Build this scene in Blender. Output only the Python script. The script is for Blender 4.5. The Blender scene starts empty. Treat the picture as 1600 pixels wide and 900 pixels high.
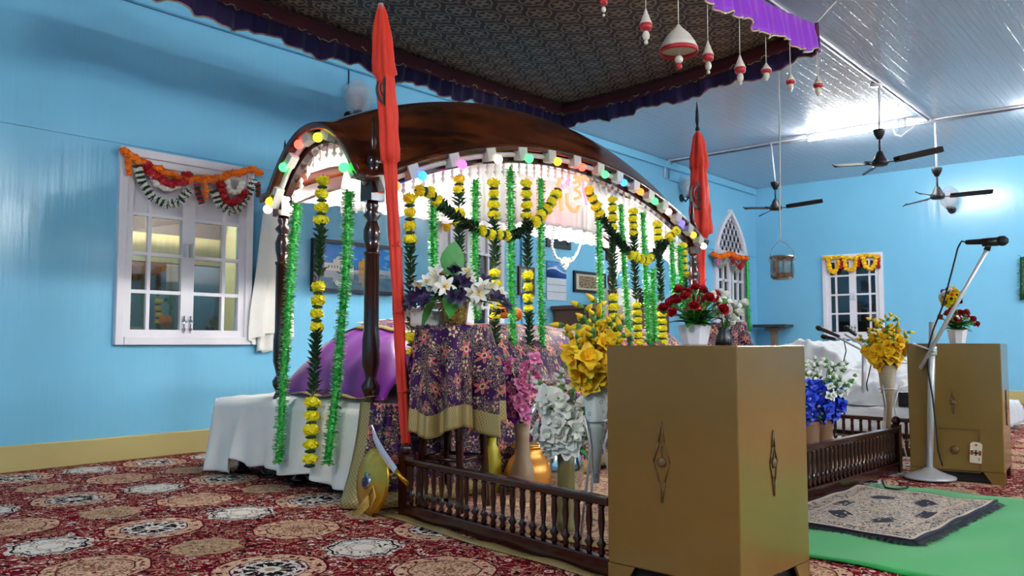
import bpy, math, random
from math import sin, cos, pi, atan, atan2, radians, sqrt, hypot
from mathutils import Vector, Matrix, Quaternion
C = bpy.context.scene.collection
rng = random.Random(7)
# ---------------------------------------------------------------- camera
FOC = 1290.0; PIT = atan(85 / FOC); YAW = radians(40.9); EYE = 0.9
cam_d = bpy.data.cameras.new('camera'); cam = bpy.data.objects.new('camera', cam_d); C.objects.link(cam)
cam_d.sensor_width = 36; cam_d.lens = 36 * FOC / 1600; cam_d.clip_start = .05
cam.location = (0, 0, EYE); cam.rotation_euler = (pi / 2 + PIT, 0, YAW)
bpy.context.scene.camera = cam
# ---------------------------------------------------------------- materials
def lin(c):
    return c / 12.92 if c <= .04045 else ((c + .055) / 1.055) ** 2.4
def rgb(r, g, b):
    return (lin(r / 255), lin(g / 255), lin(b / 255), 1)
class E:
    """tiny expression wrapper over Math nodes"""
    def __init__(s, nt, so): s.nt = nt; s.so = so
    def op(s, o, b=None, c=None):
        n = s.nt.nodes.new('ShaderNodeMath'); n.operation = o
        for i, x in enumerate((s, b, c)):
            if x is None: continue
            if isinstance(x, E): s.nt.links.new(x.so, n.inputs[i])
            else: n.inputs[i].default_value = x
        return E(s.nt, n.outputs[0])
    def __add__(s, b): return s.op('ADD', b)
    __radd__ = __add__
    def __sub__(s, b): return s.op('SUBTRACT', b)
    def __rsub__(s, b): return s.op('MULTIPLY', -1.0) + b
    def __mul__(s, b): return s.op('MULTIPLY', b)
    __rmul__ = __mul__
    def __truediv__(s, b): return s.op('DIVIDE', b)
    def lt(s, b): return s.op('LESS_THAN', b)
    def gt(s, b): return s.op('GREATER_THAN', b)
    def fract(s): return s.op('FRACT')
    def sin(s): return s.op('SINE')
    def cos(s): return s.op('COSINE')
    def abs(s): return s.op('ABSOLUTE')
    def band(s, a, b): return s.gt(a) * s.lt(b)
def hyp(a, b): return (a * a + b * b).op('SQRT')
class MT:
    def __init__(s, name):
        s.m = bpy.data.materials.new(name); s.m.use_nodes = True; s.nt = s.m.node_tree
        s.b = s.nt.nodes['Principled BSDF']
    def n(s, t, **k):
        n = s.nt.nodes.new(t)
        for a, v in k.items(): setattr(n, a, v)
        return n
    def l(s, a, b):
        s.nt.links.new(a.so if isinstance(a, E) else a, b)
    def coord(s, kind='Object'):
        tc = s.n('ShaderNodeTexCoord'); return tc.outputs[kind]
    def xyz(s, vec):
        x = s.n('ShaderNodeSeparateXYZ'); s.l(vec, x.inputs[0]); return [E(s.nt, o) for o in x.outputs]
    def comb(s, x, y, z=0):
        c = s.n('ShaderNodeCombineXYZ')
        for i, a in enumerate((x, y, z)):
            if isinstance(a, E): s.l(a, c.inputs[i])
            else: c.inputs[i].default_value = a
        return c.outputs[0]
    def noise(s, vec, scale, detail=3, out=0, dist=0):
        t = s.n('ShaderNodeTexNoise'); t.inputs['Scale'].default_value = scale; t.inputs['Detail'].default_value = detail
        t.inputs['Distortion'].default_value = dist
        if vec is not None: s.l(vec, t.inputs['Vector'])
        return E(s.nt, t.outputs[out])
    def voro(s, vec, scale, feature='F1', out='Distance', rand=1):
        t = s.n('ShaderNodeTexVoronoi', feature=feature); t.inputs['Scale'].default_value = scale
        t.inputs['Randomness'].default_value = rand
        if vec is not None: s.l(vec, t.inputs['Vector'])
        return t.outputs[out]
    def mix(s, f, a, b):
        m = s.n('ShaderNodeMix', data_type='RGBA')
        if isinstance(f, E): s.l(f, m.inputs[0])
        else: m.inputs[0].default_value = f
        for x, i in ((a, 6), (b, 7)):
            if isinstance(x, tuple): m.inputs[i].default_value = x
            else: s.l(x, m.inputs[i])
        return m.outputs[2]
    def col(s, c):
        if isinstance(c, tuple): s.b.inputs['Base Color'].default_value = c
        else: s.l(c, s.b.inputs['Base Color'])
    def set(s, **k):
        for a, v in k.items():
            s.b.inputs[a.replace('_', ' ')].default_value = v
    def bump(s, h, strength=.3, dist=.01):
        b = s.n('ShaderNodeBump'); b.inputs['Strength'].default_value = strength; b.inputs['Distance'].default_value = dist
        s.l(h, b.inputs['Height']); s.l(b.outputs[0], s.b.inputs['Normal'])
def plain(name, c, rough=.5, metal=0., vary=.12, scale=12, bump=0., bscale=80, **k):
    t = MT(name); co = t.coord()
    n = t.noise(co, scale, 3)
    d = tuple(x * (1 - vary) for x in c[:3]) + (1,); e = tuple(min(1, x * (1 + vary)) for x in c[:3]) + (1,)
    t.col(t.mix(n, d, e)); t.set(Roughness=rough, Metallic=metal)
    if bump: t.bump(t.noise(co, bscale, 3), bump, .004)
    for a, v in k.items(): t.set(**{a: v})
    return t.m
def glow(name, c, strength):
    t = MT(name); t.col(c); t.b.inputs['Emission Color'].default_value = c; t.set(Emission_Strength=strength, Roughness=.3)
    return t.m
def cloth(name, c, rough=.8, vary=.08, transl=.0, weave=600):
    t = MT(name); co = t.coord(); n = t.noise(co, 7, 3)
    t.col(t.mix(n, tuple(x * (1 - vary) for x in c[:3]) + (1,), tuple(min(1, x * (1 + vary)) for x in c[:3]) + (1,)))
    t.set(Roughness=rough, Sheen_Weight=.2); t.bump(t.noise(co, weave, 2), .15, .001)
    if transl:
        tr = t.n('ShaderNodeBsdfTranslucent'); tr.inputs[0].default_value = c
        mx = t.n('ShaderNodeMixShader'); mx.inputs[0].default_value = transl
        t.l(t.b.outputs[0], mx.inputs[1]); t.l(tr.outputs[0], mx.inputs[2]); t.l(mx.outputs[0], t.nt.nodes['Material Output'].inputs[0])
    return t.m
def glassy(name, tint=(1, 1, 1, 1), refl=.12, rough=.02):
    t = MT(name); nt = t.nt
    tr = t.n('ShaderNodeBsdfTransparent'); tr.inputs[0].default_value = tint
    gl = t.n('ShaderNodeBsdfGlossy'); gl.inputs['Roughness'].default_value = rough
    fr = t.n('ShaderNodeFresnel'); fr.inputs[0].default_value = 1.45
    f = E(nt, fr.outputs[0]) + refl * .4
    mx = t.n('ShaderNodeMixShader'); t.l(f, mx.inputs[0]); t.l(tr.outputs[0], mx.inputs[1]); t.l(gl.outputs[0], mx.inputs[2])
    t.l(mx.outputs[0], nt.nodes['Material Output'].inputs[0])
    return t.m
# ---------------------------------------------------------------- mesh builder
class MB:
    def __init__(s): s.v = []; s.f = []; s.mi = []; s.sm = []; s.uv = []
    def add(s, vs, fs, m=0, smooth=False, uvs=None):
        o = len(s.v); s.v += [tuple(v) for v in vs]
        for i, f in enumerate(fs):
            s.f.append([o + k for k in f]); s.mi.append(m if isinstance(m, int) else m[i]); s.sm.append(smooth)
            s.uv.append(uvs[i] if uvs else None)
        return s
    def box(s, c, d, rz=0, m=0, mat=None):
        M = Matrix.Translation(c) @ Matrix.Rotation(rz, 4, 'Z') if mat is None else mat
        vs = [M @ Vector((x * d[0] / 2, y * d[1] / 2, z * d[2] / 2)) for x in (-1, 1) for y in (-1, 1) for z in (-1, 1)]
        return s.add(vs, [(0, 1, 3, 2), (4, 6, 7, 5), (0, 4, 5, 1), (2, 3, 7, 6), (0, 2, 6, 4), (1, 5, 7, 3)], m)
    def bar(s, a, b, w, h, m=0, up=(0, 0, 1)):
        a = Vector(a); b = Vector(b); d = (b - a); L = d.length; d.normalize(); u = Vector(up)
        sd = d.cross(u)
        if sd.length < 1e-4: sd = d.cross(Vector((1, 0, 0)))
        sd.normalize(); u = sd.cross(d)
        M = Matrix((( *[d.x, sd.x, u.x], 0), (d.y, sd.y, u.y, 0), (d.z, sd.z, u.z, 0), (0, 0, 0, 1)))
        return s.box(None, (L, w, h), mat=Matrix.Translation((a + b) / 2) @ M, m=m)
    def tube(s, pts, r, n=8, m=0, caps=True, smooth=True):
        pts = [Vector(p) for p in pts]; k = len(pts); rs = r if isinstance(r, (list, tuple)) else [r] * k
        vs = []; fs = []; ref = None
        for i, p in enumerate(pts):
            t = (pts[min(i + 1, k - 1)] - pts[max(i - 1, 0)]).normalized()
            if ref is None:
                ref = t.orthogonal().normalized()
            ref = (ref - t * ref.dot(t))
            ref = ref.normalized() if ref.length > 1e-5 else t.orthogonal().normalized()
            w = t.cross(ref)
            for j in range(n):
                a = 2 * pi * j / n; vs.append(p + (ref * cos(a) + w * sin(a)) * rs[i])
        for i in range(k - 1):
            for j in range(n):
                j2 = (j + 1) % n; fs.append((i * n + j, i * n + j2, (i + 1) * n + j2, (i + 1) * n + j))
        if caps: fs += [tuple(range(n - 1, -1, -1)), tuple(range((k - 1) * n, k * n))]
        return s.add(vs, fs, m, smooth)
    def lathe(s, prof, c=(0, 0, 0), n=16, m=0, mat=None, smooth=True, caps=True, wob=None):
        M = mat or Matrix.Translation(c); vs = []; fs = []; k = len(prof)
        for i, (r, z) in enumerate(prof):
            for j in range(n):
                a = 2 * pi * j / n; q = r * (1 + (wob(a, z) if wob else 0)); vs.append(M @ Vector((q * cos(a), q * sin(a), z)))
        for i in range(k - 1):
            for j in range(n):
                j2 = (j + 1) % n; fs.append((i * n + j, i * n + j2, (i + 1) * n + j2, (i + 1) * n + j))
        if caps: fs += [tuple(range(n - 1, -1, -1)), tuple(range((k - 1) * n, k * n))]
        return s.add(vs, fs, m, smooth)
    def ball(s, c, r, n=12, k=8, m=0, sc=(1, 1, 1), smooth=True):
        M = Matrix.Translation(c) @ Matrix.Diagonal((*sc, 1))
        return s.lathe([(max(1e-4, r * sin(pi * i / k)), -r * cos(pi * i / k)) for i in range(k + 1)], n=n, m=m, mat=M, smooth=smooth, caps=False)
    def grid(s, fn, nu, nv, uvfn=None, m=0, mfn=None, smooth=True, close=False):
        vs = [fn(i / nu, j / nv) for j in range(nv + 1) for i in range(nu + 1)]
        fs = []; ms = []; uvs = []
        for j in range(nv):
            for i in range(nu):
                a = j * (nu + 1) + i; fs.append((a, a + 1, a + nu + 2, a + nu + 1))
                ms.append(mfn((i + .5) / nu, (j + .5) / nv) if mfn else m)
                q = [(i / nu, j / nv), ((i + 1) / nu, j / nv), ((i + 1) / nu, (j + 1) / nv), (i / nu, (j + 1) / nv)]
                uvs.append([uvfn(*t) for t in q] if uvfn else q)
        return s.add(vs, fs, ms, smooth, uvs)
    def prism(s, poly, M, d, m=0):
        n = len(poly); vs = [M @ Vector((x, y, z)) for z in (-d / 2, d / 2) for x, y in poly]
        fs = [tuple(range(n - 1, -1, -1)), tuple(range(n, 2 * n))] + [(i, (i + 1) % n, n + (i + 1) % n, n + i) for i in range(n)]
        return s.add(vs, fs, m)
    def join(s, o, M=None):
        off = len(s.v); s.v += [tuple(M @ Vector(v)) if M else v for v in o.v]
        s.f += [[off + k for k in f] for f in o.f]; s.mi += o.mi; s.sm += o.sm; s.uv += o.uv
        return s
    def mesh(s, name, mats, off=(0, 0, 0)):
        me = bpy.data.meshes.new(name); ox, oy, oz = off
        me.from_pydata([(x - ox, y - oy, z - oz) for x, y, z in s.v], [], s.f)
        for q in (mats if isinstance(mats, (list, tuple)) else [mats]): me.materials.append(q)
        me.polygons.foreach_set('material_index', s.mi); me.polygons.foreach_set('use_smooth', s.sm)
        if any(s.uv):
            ul = me.uv_layers.new(name='UVMap'); flat = []
            for f, u in zip(s.f, s.uv): flat += [c for t in (u or [(0, 0)] * len(f)) for c in t]
            ul.data.foreach_set('uv', flat)
        me.update(); return me
ORG = {}
def props(o, label=None, cat=None, group=None, kind=None):
    for k, v in (('label', label), ('category', cat), ('group', group), ('kind', kind)):
        if v: o[k] = v
    return o
def mods(o, bevel=0, solid=0, sub=0):
    if solid: md = o.modifiers.new('solid', 'SOLIDIFY'); md.thickness = solid; md.offset = 0
    if bevel: md = o.modifiers.new('bevel', 'BEVEL'); md.width = bevel; md.segments = 2; md.limit_method = 'ANGLE'; md.angle_limit = radians(40)
    if sub: md = o.modifiers.new('sub', 'SUBSURF'); md.levels = sub; md.render_levels = sub
    return o
def thing(name, loc, label, cat, group=None, kind=None):
    o = bpy.data.objects.new(name, None); C.objects.link(o); o.location = loc; o.empty_display_size = .1
    ORG[o] = Vector(loc); return props(o, label, cat, group, kind)
def part(name, mb, mats, parent, label=None, kind=None, **k):
    org = ORG[parent]; o = bpy.data.objects.new(name, mb.mesh(name, mats, org)); C.objects.link(o); o.parent = parent
    ORG[o] = org; props(o, label, kind=kind); return mods(o, **k)
def solo(name, mb, mats, label, cat, group=None, kind=None, **k):
    xs = [v[0] for v in mb.v]; ys = [v[1] for v in mb.v]; zs = [v[2] for v in mb.v]
    org = Vector(((min(xs) + max(xs)) / 2, (min(ys) + max(ys)) / 2, min(zs)))
    o = bpy.data.objects.new(name, mb.mesh(name, mats, org)); C.objects.link(o); o.location = org; ORG[o] = org
    props(o, label, cat, group, kind); return mods(o, **k)
def inst(name, me, parent, loc, rot=None, sc=1, label=None):
    """a part sharing mesh data; loc in world coordinates (root unrotated)"""
    o = bpy.data.objects.new(name, me); C.objects.link(o); o.parent = parent
    o.location = Vector(loc) - ORG[parent]; o.rotation_mode = 'QUATERNION'
    if rot is not None: o.rotation_quaternion = rot
    o.scale = (sc, sc, sc) if not isinstance(sc, tuple) else sc
    if label: o['label'] = label
    ORG[o] = Vector(loc); return o
def struct(name, mb, mats, parent=None, label=None, **k):
    if parent: return part(name, mb, mats, parent, **k)
    o = bpy.data.objects.new(name, mb.mesh(name, mats)); C.objects.link(o); ORG[o] = Vector((0, 0, 0))
    props(o, label, kind='structure'); return mods(o, **k)
def copy_tree(o, parent=None):
    c = o.copy(); C.objects.link(c)
    if parent: c.parent = parent
    for ch in list(o.children): copy_tree(ch, c)
    return c
def aim(d, roll=0):
    d = Vector(d).normalized(); q = Vector((0, 0, 1)).rotation_difference(d)
    return q @ Quaternion((0, 0, 1), roll)
def lerp(a, b, t): return a + (b - a) * t
def arc_pts(fn, n): return [fn(i / n) for i in range(n + 1)]
# ---------------------------------------------------------------- shared materials
def wall_paint(name, c):
    t = MT(name); co = t.coord(); x, y, z = t.xyz(co)
    n = t.noise(co, 1.3, 4)
    t.col(t.mix(n, tuple(v * .93 for v in c[:3]) + (1,), tuple(min(1, v * 1.07) for v in c[:3]) + (1,)))
    t.set(Roughness=.2)
    st = t.noise(t.comb(x * 14, y * 14, z * 1.1), 1, 4)
    t.bump(st, .2, .02)
    return t.m
M_wall = wall_paint('blue_gloss_paint', rgb(122, 192, 226))
M_white = plain('white_gloss_paint', rgb(226, 224, 232), .3, vary=.05, bump=.08)
M_cream = plain('cream_paint', rgb(214, 196, 140), .5, vary=.06)
M_base = plain('khaki_skirting_paint', rgb(182, 168, 112), .35, vary=.07, scale=3)
M_wood = MT('dark_polished_wood'); _t = M_wood; _c = _t.coord(); _x, _y, _z = _t.xyz(_c)
_n = _t.noise(_t.comb(_x * 18, _y * 3, _z * 18), 1, 4, dist=.6)
_t.col(_t.mix(_n, rgb(28, 10, 8), rgb(60, 22, 13))); _t.set(Roughness=.22, Coat_Weight=.4, Coat_Roughness=.1); M_wood = _t.m
M_roofwood = MT('varnished_roof_wood'); _t = M_roofwood; _c = _t.coord(); _x, _y, _z = _t.xyz(_c)
_n = (_t.noise(_t.comb(_x * 9, _y * 1.1, _z * 9), 1, 5, dist=.8) - .32) * 1.9
_t.col(_t.mix(_n, rgb(26, 8, 5), rgb(112, 50, 20))); _t.set(Roughness=.24, Coat_Weight=.5, Coat_Roughness=.12); M_roofwood = _t.m
M_brown = plain('brown_wood', rgb(92, 56, 36), .45, vary=.2, scale=6)
M_black = plain('black_plastic', rgb(16, 16, 18), .35)
M_iron = plain('dark_bronze_metal', rgb(28, 25, 27), .5, .15)
M_steel = plain('polished_steel', rgb(205, 206, 210), .12, 1, vary=.03)
M_alu = plain('silver_painted_metal', rgb(206, 208, 212), .32, .35, vary=.04)
M_gold = plain('brass', rgb(206, 156, 44), .25, .9, vary=.08)
M_goldcloth = MT('gold_zari_border'); _t = M_goldcloth; _c = _t.coord('UV'); _x, _y, _z = _t.xyz(_c)
_l = ((_x * 40 + _y * 40).fract() - .5).abs(); _r = ((_x * 40 - _y * 40).fract() - .5).abs()
_f = (_l * _r * 6).op('MINIMUM', 1.0)
_t.col(_t.mix(_f, rgb(186, 164, 108), rgb(140, 116, 66))); _t.set(Roughness=.38, Metallic=.35); _t.bump(_f, .25, .003); M_goldcloth = _t.m
M_sheet = cloth('white_cotton', rgb(238, 236, 230), .85)
M_satin = cloth('purple_satin', rgb(118, 26, 140), .28)
M_purple = cloth('purple_velvet_valance', rgb(146, 40, 200), .55, transl=.06)
M_purpledark = M_purple
M_trim = plain('silver_gold_lace_trim', rgb(196, 178, 140), .4, .5)
M_maroon = cloth('maroon_border_cloth', rgb(92, 18, 34), .7)
M_red = cloth('saffron_red_cloth', rgb(232, 52, 26), .65, transl=.12)
M_lace = cloth('white_lace', rgb(246, 244, 246), .8, transl=.6)
M_glass = glassy('window_glass', (.82, .87, .9, 1), .12)
def wrap(name):
    t = MT(name); t.col(rgb(226, 230, 236)); t.set(Roughness=.12)
    tr = t.n('ShaderNodeBsdfTransparent'); mx = t.n('ShaderNodeMixShader'); mx.inputs[0].default_value = .3
    t.l(tr.outputs[0], mx.inputs[1]); t.l(t.b.outputs[0], mx.inputs[2]); t.l(mx.outputs[0], t.nt.nodes['Material Output'].inputs[0]); return t.m
M_clear = wrap('clear_plastic_wrap')
M_leafd = plain('dark_green_leaf', rgb(22, 62, 32), .45, vary=.3, scale=30)
M_leaf = plain('green_leaf', rgb(64, 138, 58), .4, vary=.25, scale=30)
M_tinsel = plain('green_tinsel', rgb(44, 184, 70), .3, .25, vary=.3, scale=40)
M_tinselw = plain('pale_green_tinsel', rgb(176, 236, 168), .3, .2, vary=.15, scale=40)
M_yellow = plain('yellow_petal', rgb(244, 226, 26), .6, vary=.1, scale=40)
M_orange = plain('orange_petal', rgb(246, 128, 22), .6, vary=.15, scale=40)
M_redp = plain('red_petal', rgb(178, 20, 36), .55, vary=.25, scale=40)
M_whitep = plain('white_petal', rgb(240, 240, 232), .55, vary=.05, scale=40)
M_bluep = plain('blue_petal', rgb(36, 66, 200), .5, vary=.25, scale=40)
M_purp = plain('violet_petal', rgb(128, 34, 156), .5, vary=.3, scale=40)
M_pink = plain('pink_petal', rgb(226, 128, 178), .5, vary=.2, scale=40)
M_dkviolet = plain('dark_violet_petal', rgb(42, 24, 72), .5, vary=.2, scale=40)
M_gyel = plain('golden_yellow_petal', rgb(255, 204, 30), .5, vary=.12, scale=40)
M_stem = plain('green_stem', rgb(88, 136, 62), .5, vary=.2, scale=40)
M_cord = plain('pale_cord', rgb(214, 208, 192), .7)
def brocade(name):
    t = MT(name); uv = t.coord('UV'); x, y, z = t.xyz(uv)
    cell = .17
    gx = x / cell; gy = y / cell
    def lattice(ox, oy, R, k, ph):
        row = (gy - oy).op('FLOOR'); sh = (row * .5).fract()
        dx = (gx - ox + sh).fract() - .5; dy = (gy - oy).fract() - .5
        r = hyp(dx, dy); a = dy.op('ARCTAN2', dx)
        return r, r - ((a * k + ph).cos() * .32 + .68) * R
    r1, f1 = lattice(0, 0, .27, 6, 0); r2, f2 = lattice(.5, .5, .17, 5, 1)
    wob = t.noise(uv, 26, 2); w2 = t.noise(uv, 60, 1)
    base = t.mix(t.noise(uv, 5, 2), rgb(36, 6, 50), rgb(62, 12, 80))
    scroll = ((wob * 9).fract() - .5).abs().lt(.1) * t.noise(uv, 11, 1).gt(.45)
    c = t.mix(scroll, base, rgb(178, 158, 108))
    leafd = E(t.nt, t.voro(uv, 42)).lt(.2) * t.noise(uv, 14, 1).lt(.52)
    c = t.mix(leafd, c, rgb(196, 176, 128))
    c = t.mix(f2.lt(0), c, rgb(206, 186, 138)); c = t.mix(r2.lt(.07), c, rgb(120, 30, 90))
    c = t.mix(f1.lt(.02), c, rgb(178, 152, 100)); c = t.mix(f1.lt(-.02), c, rgb(206, 74, 96)); c = t.mix(r1.lt(.1), c, rgb(204, 184, 128)); c = t.mix(r1.lt(.06), c, rgb(90, 24, 96))
    t.col(c); t.set(Roughness=.6, Specular_IOR_Level=.2); t.bump(w2, .2, .002)
    return t.m
M_broc = brocade('purple_brocade')
# carpet
def carpet(name):
    t = MT(name); co = t.coord(); x, y, z = t.xyz(co)
    px = (x + 2.92) / 1.07; py = (y - 1.9 + (x + 2.92) * .045) / .94
    mar = rgb(130, 16, 36); mdk = rgb(88, 8, 24); dk = rgb(30, 16, 22); cre = rgb(216, 178, 148); wht = rgb(220, 212, 204); tan = rgb(172, 142, 112)
    v1 = E(t.nt, t.voro(co, 17)); v2 = E(t.nt, t.voro(co, 29)); n1 = t.noise(co, 12, 2, dist=1.6); n2 = t.noise(co, 9, 2)
    nf = t.noise(co, 24, 1); n3 = t.noise(co, 13, 1)
    sw = ((n1 * 6).fract() - .5).abs(); sv = ((t.noise(co, 17, 1, dist=1.2) * 6).fract() - .5).abs()
    c = t.mix(n3, mdk, mar)
    c = t.mix(sw.lt(.085), c, cre); c = t.mix(v1.lt(.27) * n2.lt(.53), c, wht); c = t.mix(v1.lt(.15), c, mar)
    c = t.mix(v2.lt(.2) * n2.gt(.5), c, cre); c = t.mix(nf.gt(.63), c, dk); c = t.mix(v2.lt(.09), c, wht)
    def med(c, ox, oy, R, kind):
        dx = ((px - ox + .5).fract() - .5) * 1.07; dy = ((py - oy + .5).fract() - .5) * .94
        r = hyp(dx, dy); a = dy.op('ARCTAN2', dx)
        q = r / R / ((a * 8).cos() * (.015 if kind in ('big', 'beige') else .06) + 1.0) + (nf - .5) * .06
        pet = (a * 12).cos() * .5 + .5; p8 = (a * 8).cos() * .5 + .5
        cb = t.mix(sv.lt(.11), cre, rgb(112, 52, 50)); cb = t.mix(v2.lt(.22), cb, mar)
        cw = t.mix(sv.lt(.16), wht, dk); cw = t.mix(v1.lt(.18), cw, tan)
        if kind == 'big':
            c = t.mix(q.lt(1.05), c, mdk); c = t.mix(q.lt(1.0), c, cb); c = t.mix(q.band(.82, .92) * pet.gt(.82), c, mdk)
            c = t.mix(q.lt(.7), c, mdk); c = t.mix(q.lt(.67), c, cw); c = t.mix(q.band(.5, .62) * p8.gt(.6), c, wht)
            c = t.mix(q.band(.55, .62) * pet.gt(.4), c, mdk); c = t.mix(q.band(.2, .46) * (pet * .6 + v2).gt(.72), c, dk); c = t.mix(q.lt(.2), c, wht); c = t.mix(q.lt(.1), c, tan)
        elif kind == 'beige':
            c = t.mix(q.lt(1.04), c, mdk); c = t.mix(q.lt(1.0), c, cb); c = t.mix(q.band(.69, .73), c, rgb(96, 52, 46))
            c = t.mix(q.lt(.69) * sw.lt(.1), c, rgb(130, 92, 70)); c = t.mix(q.band(.8, .9) * pet.gt(.88), c, mdk); c = t.mix(q.lt(.22) * p8.gt(.4), c, rgb(140, 96, 74))
        elif kind == 'white':
            c = t.mix(q.lt(1.0), c, cw); c = t.mix(q.band(.82, .88), c, dk); c = t.mix(q.band(.5, .7) * p8.gt(.35), c, wht); c = t.mix(q.lt(.4) * sv.lt(.3), c, wht); c = t.mix(q.band(.3, .35), c, tan)
        else:
            c = t.mix(q.lt(1.0) * sw.gt(.05), c, tan); c = t.mix(q.lt(.9) * v2.lt(.3), c, cre); c = t.mix(q.lt(.8) * sv.lt(.1), c, mdk)
        return c
    c = med(c, .5, 0, .15, 'small'); c = med(c, 0, .5, .175, 'white'); c = med(c, .5, .5, .205, 'beige'); c = med(c, 0, 0, .225, 'big')
    t.col(c); t.set(Roughness=1.0, Specular_IOR_Level=.03); t.bump(t.noise(co, 400, 2), .3, .003)
    return t.m
M_carpet = carpet('maroon_medallion_carpet')
def ceiling_mat():
    t = MT('glossy_white_boards'); co = t.coord(); x, y, z = t.xyz(co)
    g = ((x / .105).fract() - .5).abs()
    t.col(t.mix(g.gt(.475), rgb(186, 194, 208), rgb(164, 172, 190)))
    t.set(Roughness=.16)
    h = g.lt(.47) * .6 + t.noise(t.comb(x * 26, y * 1.4, 0), 1, 3) * .8
    t.bump(h, .35, .02); return t.m
M_ceil = ceiling_mat()
# ---------------------------------------------------------------- room shell
XL, YB, ZC, XR, YF = -6.45, 14.25, 3.70, 5.0, -3.5
def wall_with_holes(axis, val, th, a0, a1, holes):
    """holes: (u0,u1,z0,z1) sorted along u; axis 0 -> wall x=val running along y"""
    mb = MB()
    def slab(u0, u1, z0, z1):
        if u1 - u0 < 1e-4 or z1 - z0 < 1e-4: return
        if axis == 0: mb.box((val + th / 2, (u0 + u1) / 2, (z0 + z1) / 2), (abs(th), u1 - u0, z1 - z0))
        else: mb.box(((u0 + u1) / 2, val + th / 2, (z0 + z1) / 2), (u1 - u0, abs(th), z1 - z0))
    u = a0
    for h in holes:
        slab(u, h[0], 0, ZC); slab(h[0], h[1], 0, h[2]); slab(h[0], h[1], h[3], ZC); u = h[1]
    slab(u, a1, 0, ZC); return mb
W1 = (2.80, 3.92, .9, 2.40); W2 = (6.18, 7.24, .9, 2.40); WA = (12.60, 13.80, .5, 3.2); W3 = (-5.22, -4.27, .97, 2.37)
struct('floor', MB().box(((XL + XR) / 2, (YF + YB) / 2, -.05), (XR - XL + .4, YB - YF + .4, .1)), M_carpet)
struct('ceiling', MB().box(((XL + XR) / 2, (YF + YB) / 2, ZC + .05), (XR - XL + .4, YB - YF + .4, .1)), M_ceil)
# left wall, with a pointed opening for the arched window
mbw = wall_with_holes(0, XL, -.2, YF, YB, [W1, W2, WA])
yc = (WA[0] + WA[1]) / 2; hw = (WA[1] - WA[0]) / 2; ARZ0, ARZ1 = 2.36, 3.2
AP = [(hw * (1 - (i / 10) ** 1.9), ARZ0 + (ARZ1 - ARZ0) * i / 10) for i in range(11)]
for sgn in (-1, 1):
    poly = [(sgn * a, z) for a, z in AP] + [(sgn * hw, ARZ1)]
    for i in range(10):
        (a0, z0), (a1, z1) = AP[i], AP[i + 1]
        p = [(sgn * a0, z0), (sgn * hw + 0 * sgn, z0), (sgn * hw, z1), (sgn * a1, z1)]
        if i == 0: p = [(sgn * hw, z0), (sgn * hw, z1), (sgn * a1, z1)]
        vs = [(XL - .2 * d, yc + u, z) for d in (0, 1) for u, z in p]; n = len(p)
        mbw.add(vs, [tuple(range(n)), tuple(range(2 * n - 1, n - 1, -1))] + [(q, (q + 1) % n, n + (q + 1) % n, n + q) for q in range(n)])
struct('wall_left', mbw, M_wall)
struct('wall_back', wall_with_holes(1, YB, .2, XL - .2, XR, [W3]), M_wall)
struct('wall_right', MB().box((XR + .1, (YF + YB) / 2, ZC / 2), (.2, YB - YF, ZC)), M_wall)
struct('wall_front', MB().box(((XL + XR) / 2, YF - .1, ZC / 2), (XR - XL + .4, .2, ZC)), M_wall)
struct('baseboard_left', MB().box((XL + .02, (YF + YB) / 2, .092), (.04, YB - YF, .184)), M_base, bevel=.008)
struct('baseboard_back', MB().box(((XL + XR) / 2, YB - .02, .092), (XR - XL - .08, .04, .184)), M_base, bevel=.008)
struct('trim_1', MB().box((XL + .006, (YF + YB) / 2, 2.447), (.012, YB - YF, .006)), M_wall)
struct('trim_2', MB().box((XL + .03, (YF + YB) / 2, ZC - .06), (.06, YB - YF - .1, .12)), M_wall, bevel=.02)
# verandah outside the left windows
vb = MB()
vb.box((-9.3, 5, 1.5), (.1, 9, 3.4), m=0)
struct('wall_outside', vb, [plain('verandah_back_wall', rgb(150, 132, 124), .7)])
struct('floor_outside', MB().box((-8, 5, -.05), (2.7, 9, .1)), plain('verandah_floor', rgb(60, 52, 50), .6))
struct('ceiling_outside', MB().box((-8, 5, 3.25), (2.7, 9, .1)), plain('verandah_soffit', rgb(232, 226, 220), .6))
struct('trim_3', MB().box((-7.75, 5, 2.38), (.22, 9, .34)).box((-8.6, 5, 1.9), (.1, 9, .3)), M_cream)
for yy in (2.2, 4.58, 7.5): struct('trim_%d' % (4 + int(yy)), MB().box((-7.7, yy, 1.6), (.3, .26, 3.2)), M_cream)
struct('door_1', MB().box((-9.22, 4.0, 1.0), (.06, 1.1, 2.05)).box((-9.18, 3.75, 1.0), (.04, .4, 1.7)).box((-9.18, 4.25, 1.0), (.04, .4, 1.7)), M_brown, bevel=.01)
struct('trim_12', MB().box((-7.72, 3.3, .72), (.08, 2.0, 1.36)), plain('dark_parapet', rgb(38, 44, 40), .7))
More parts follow.
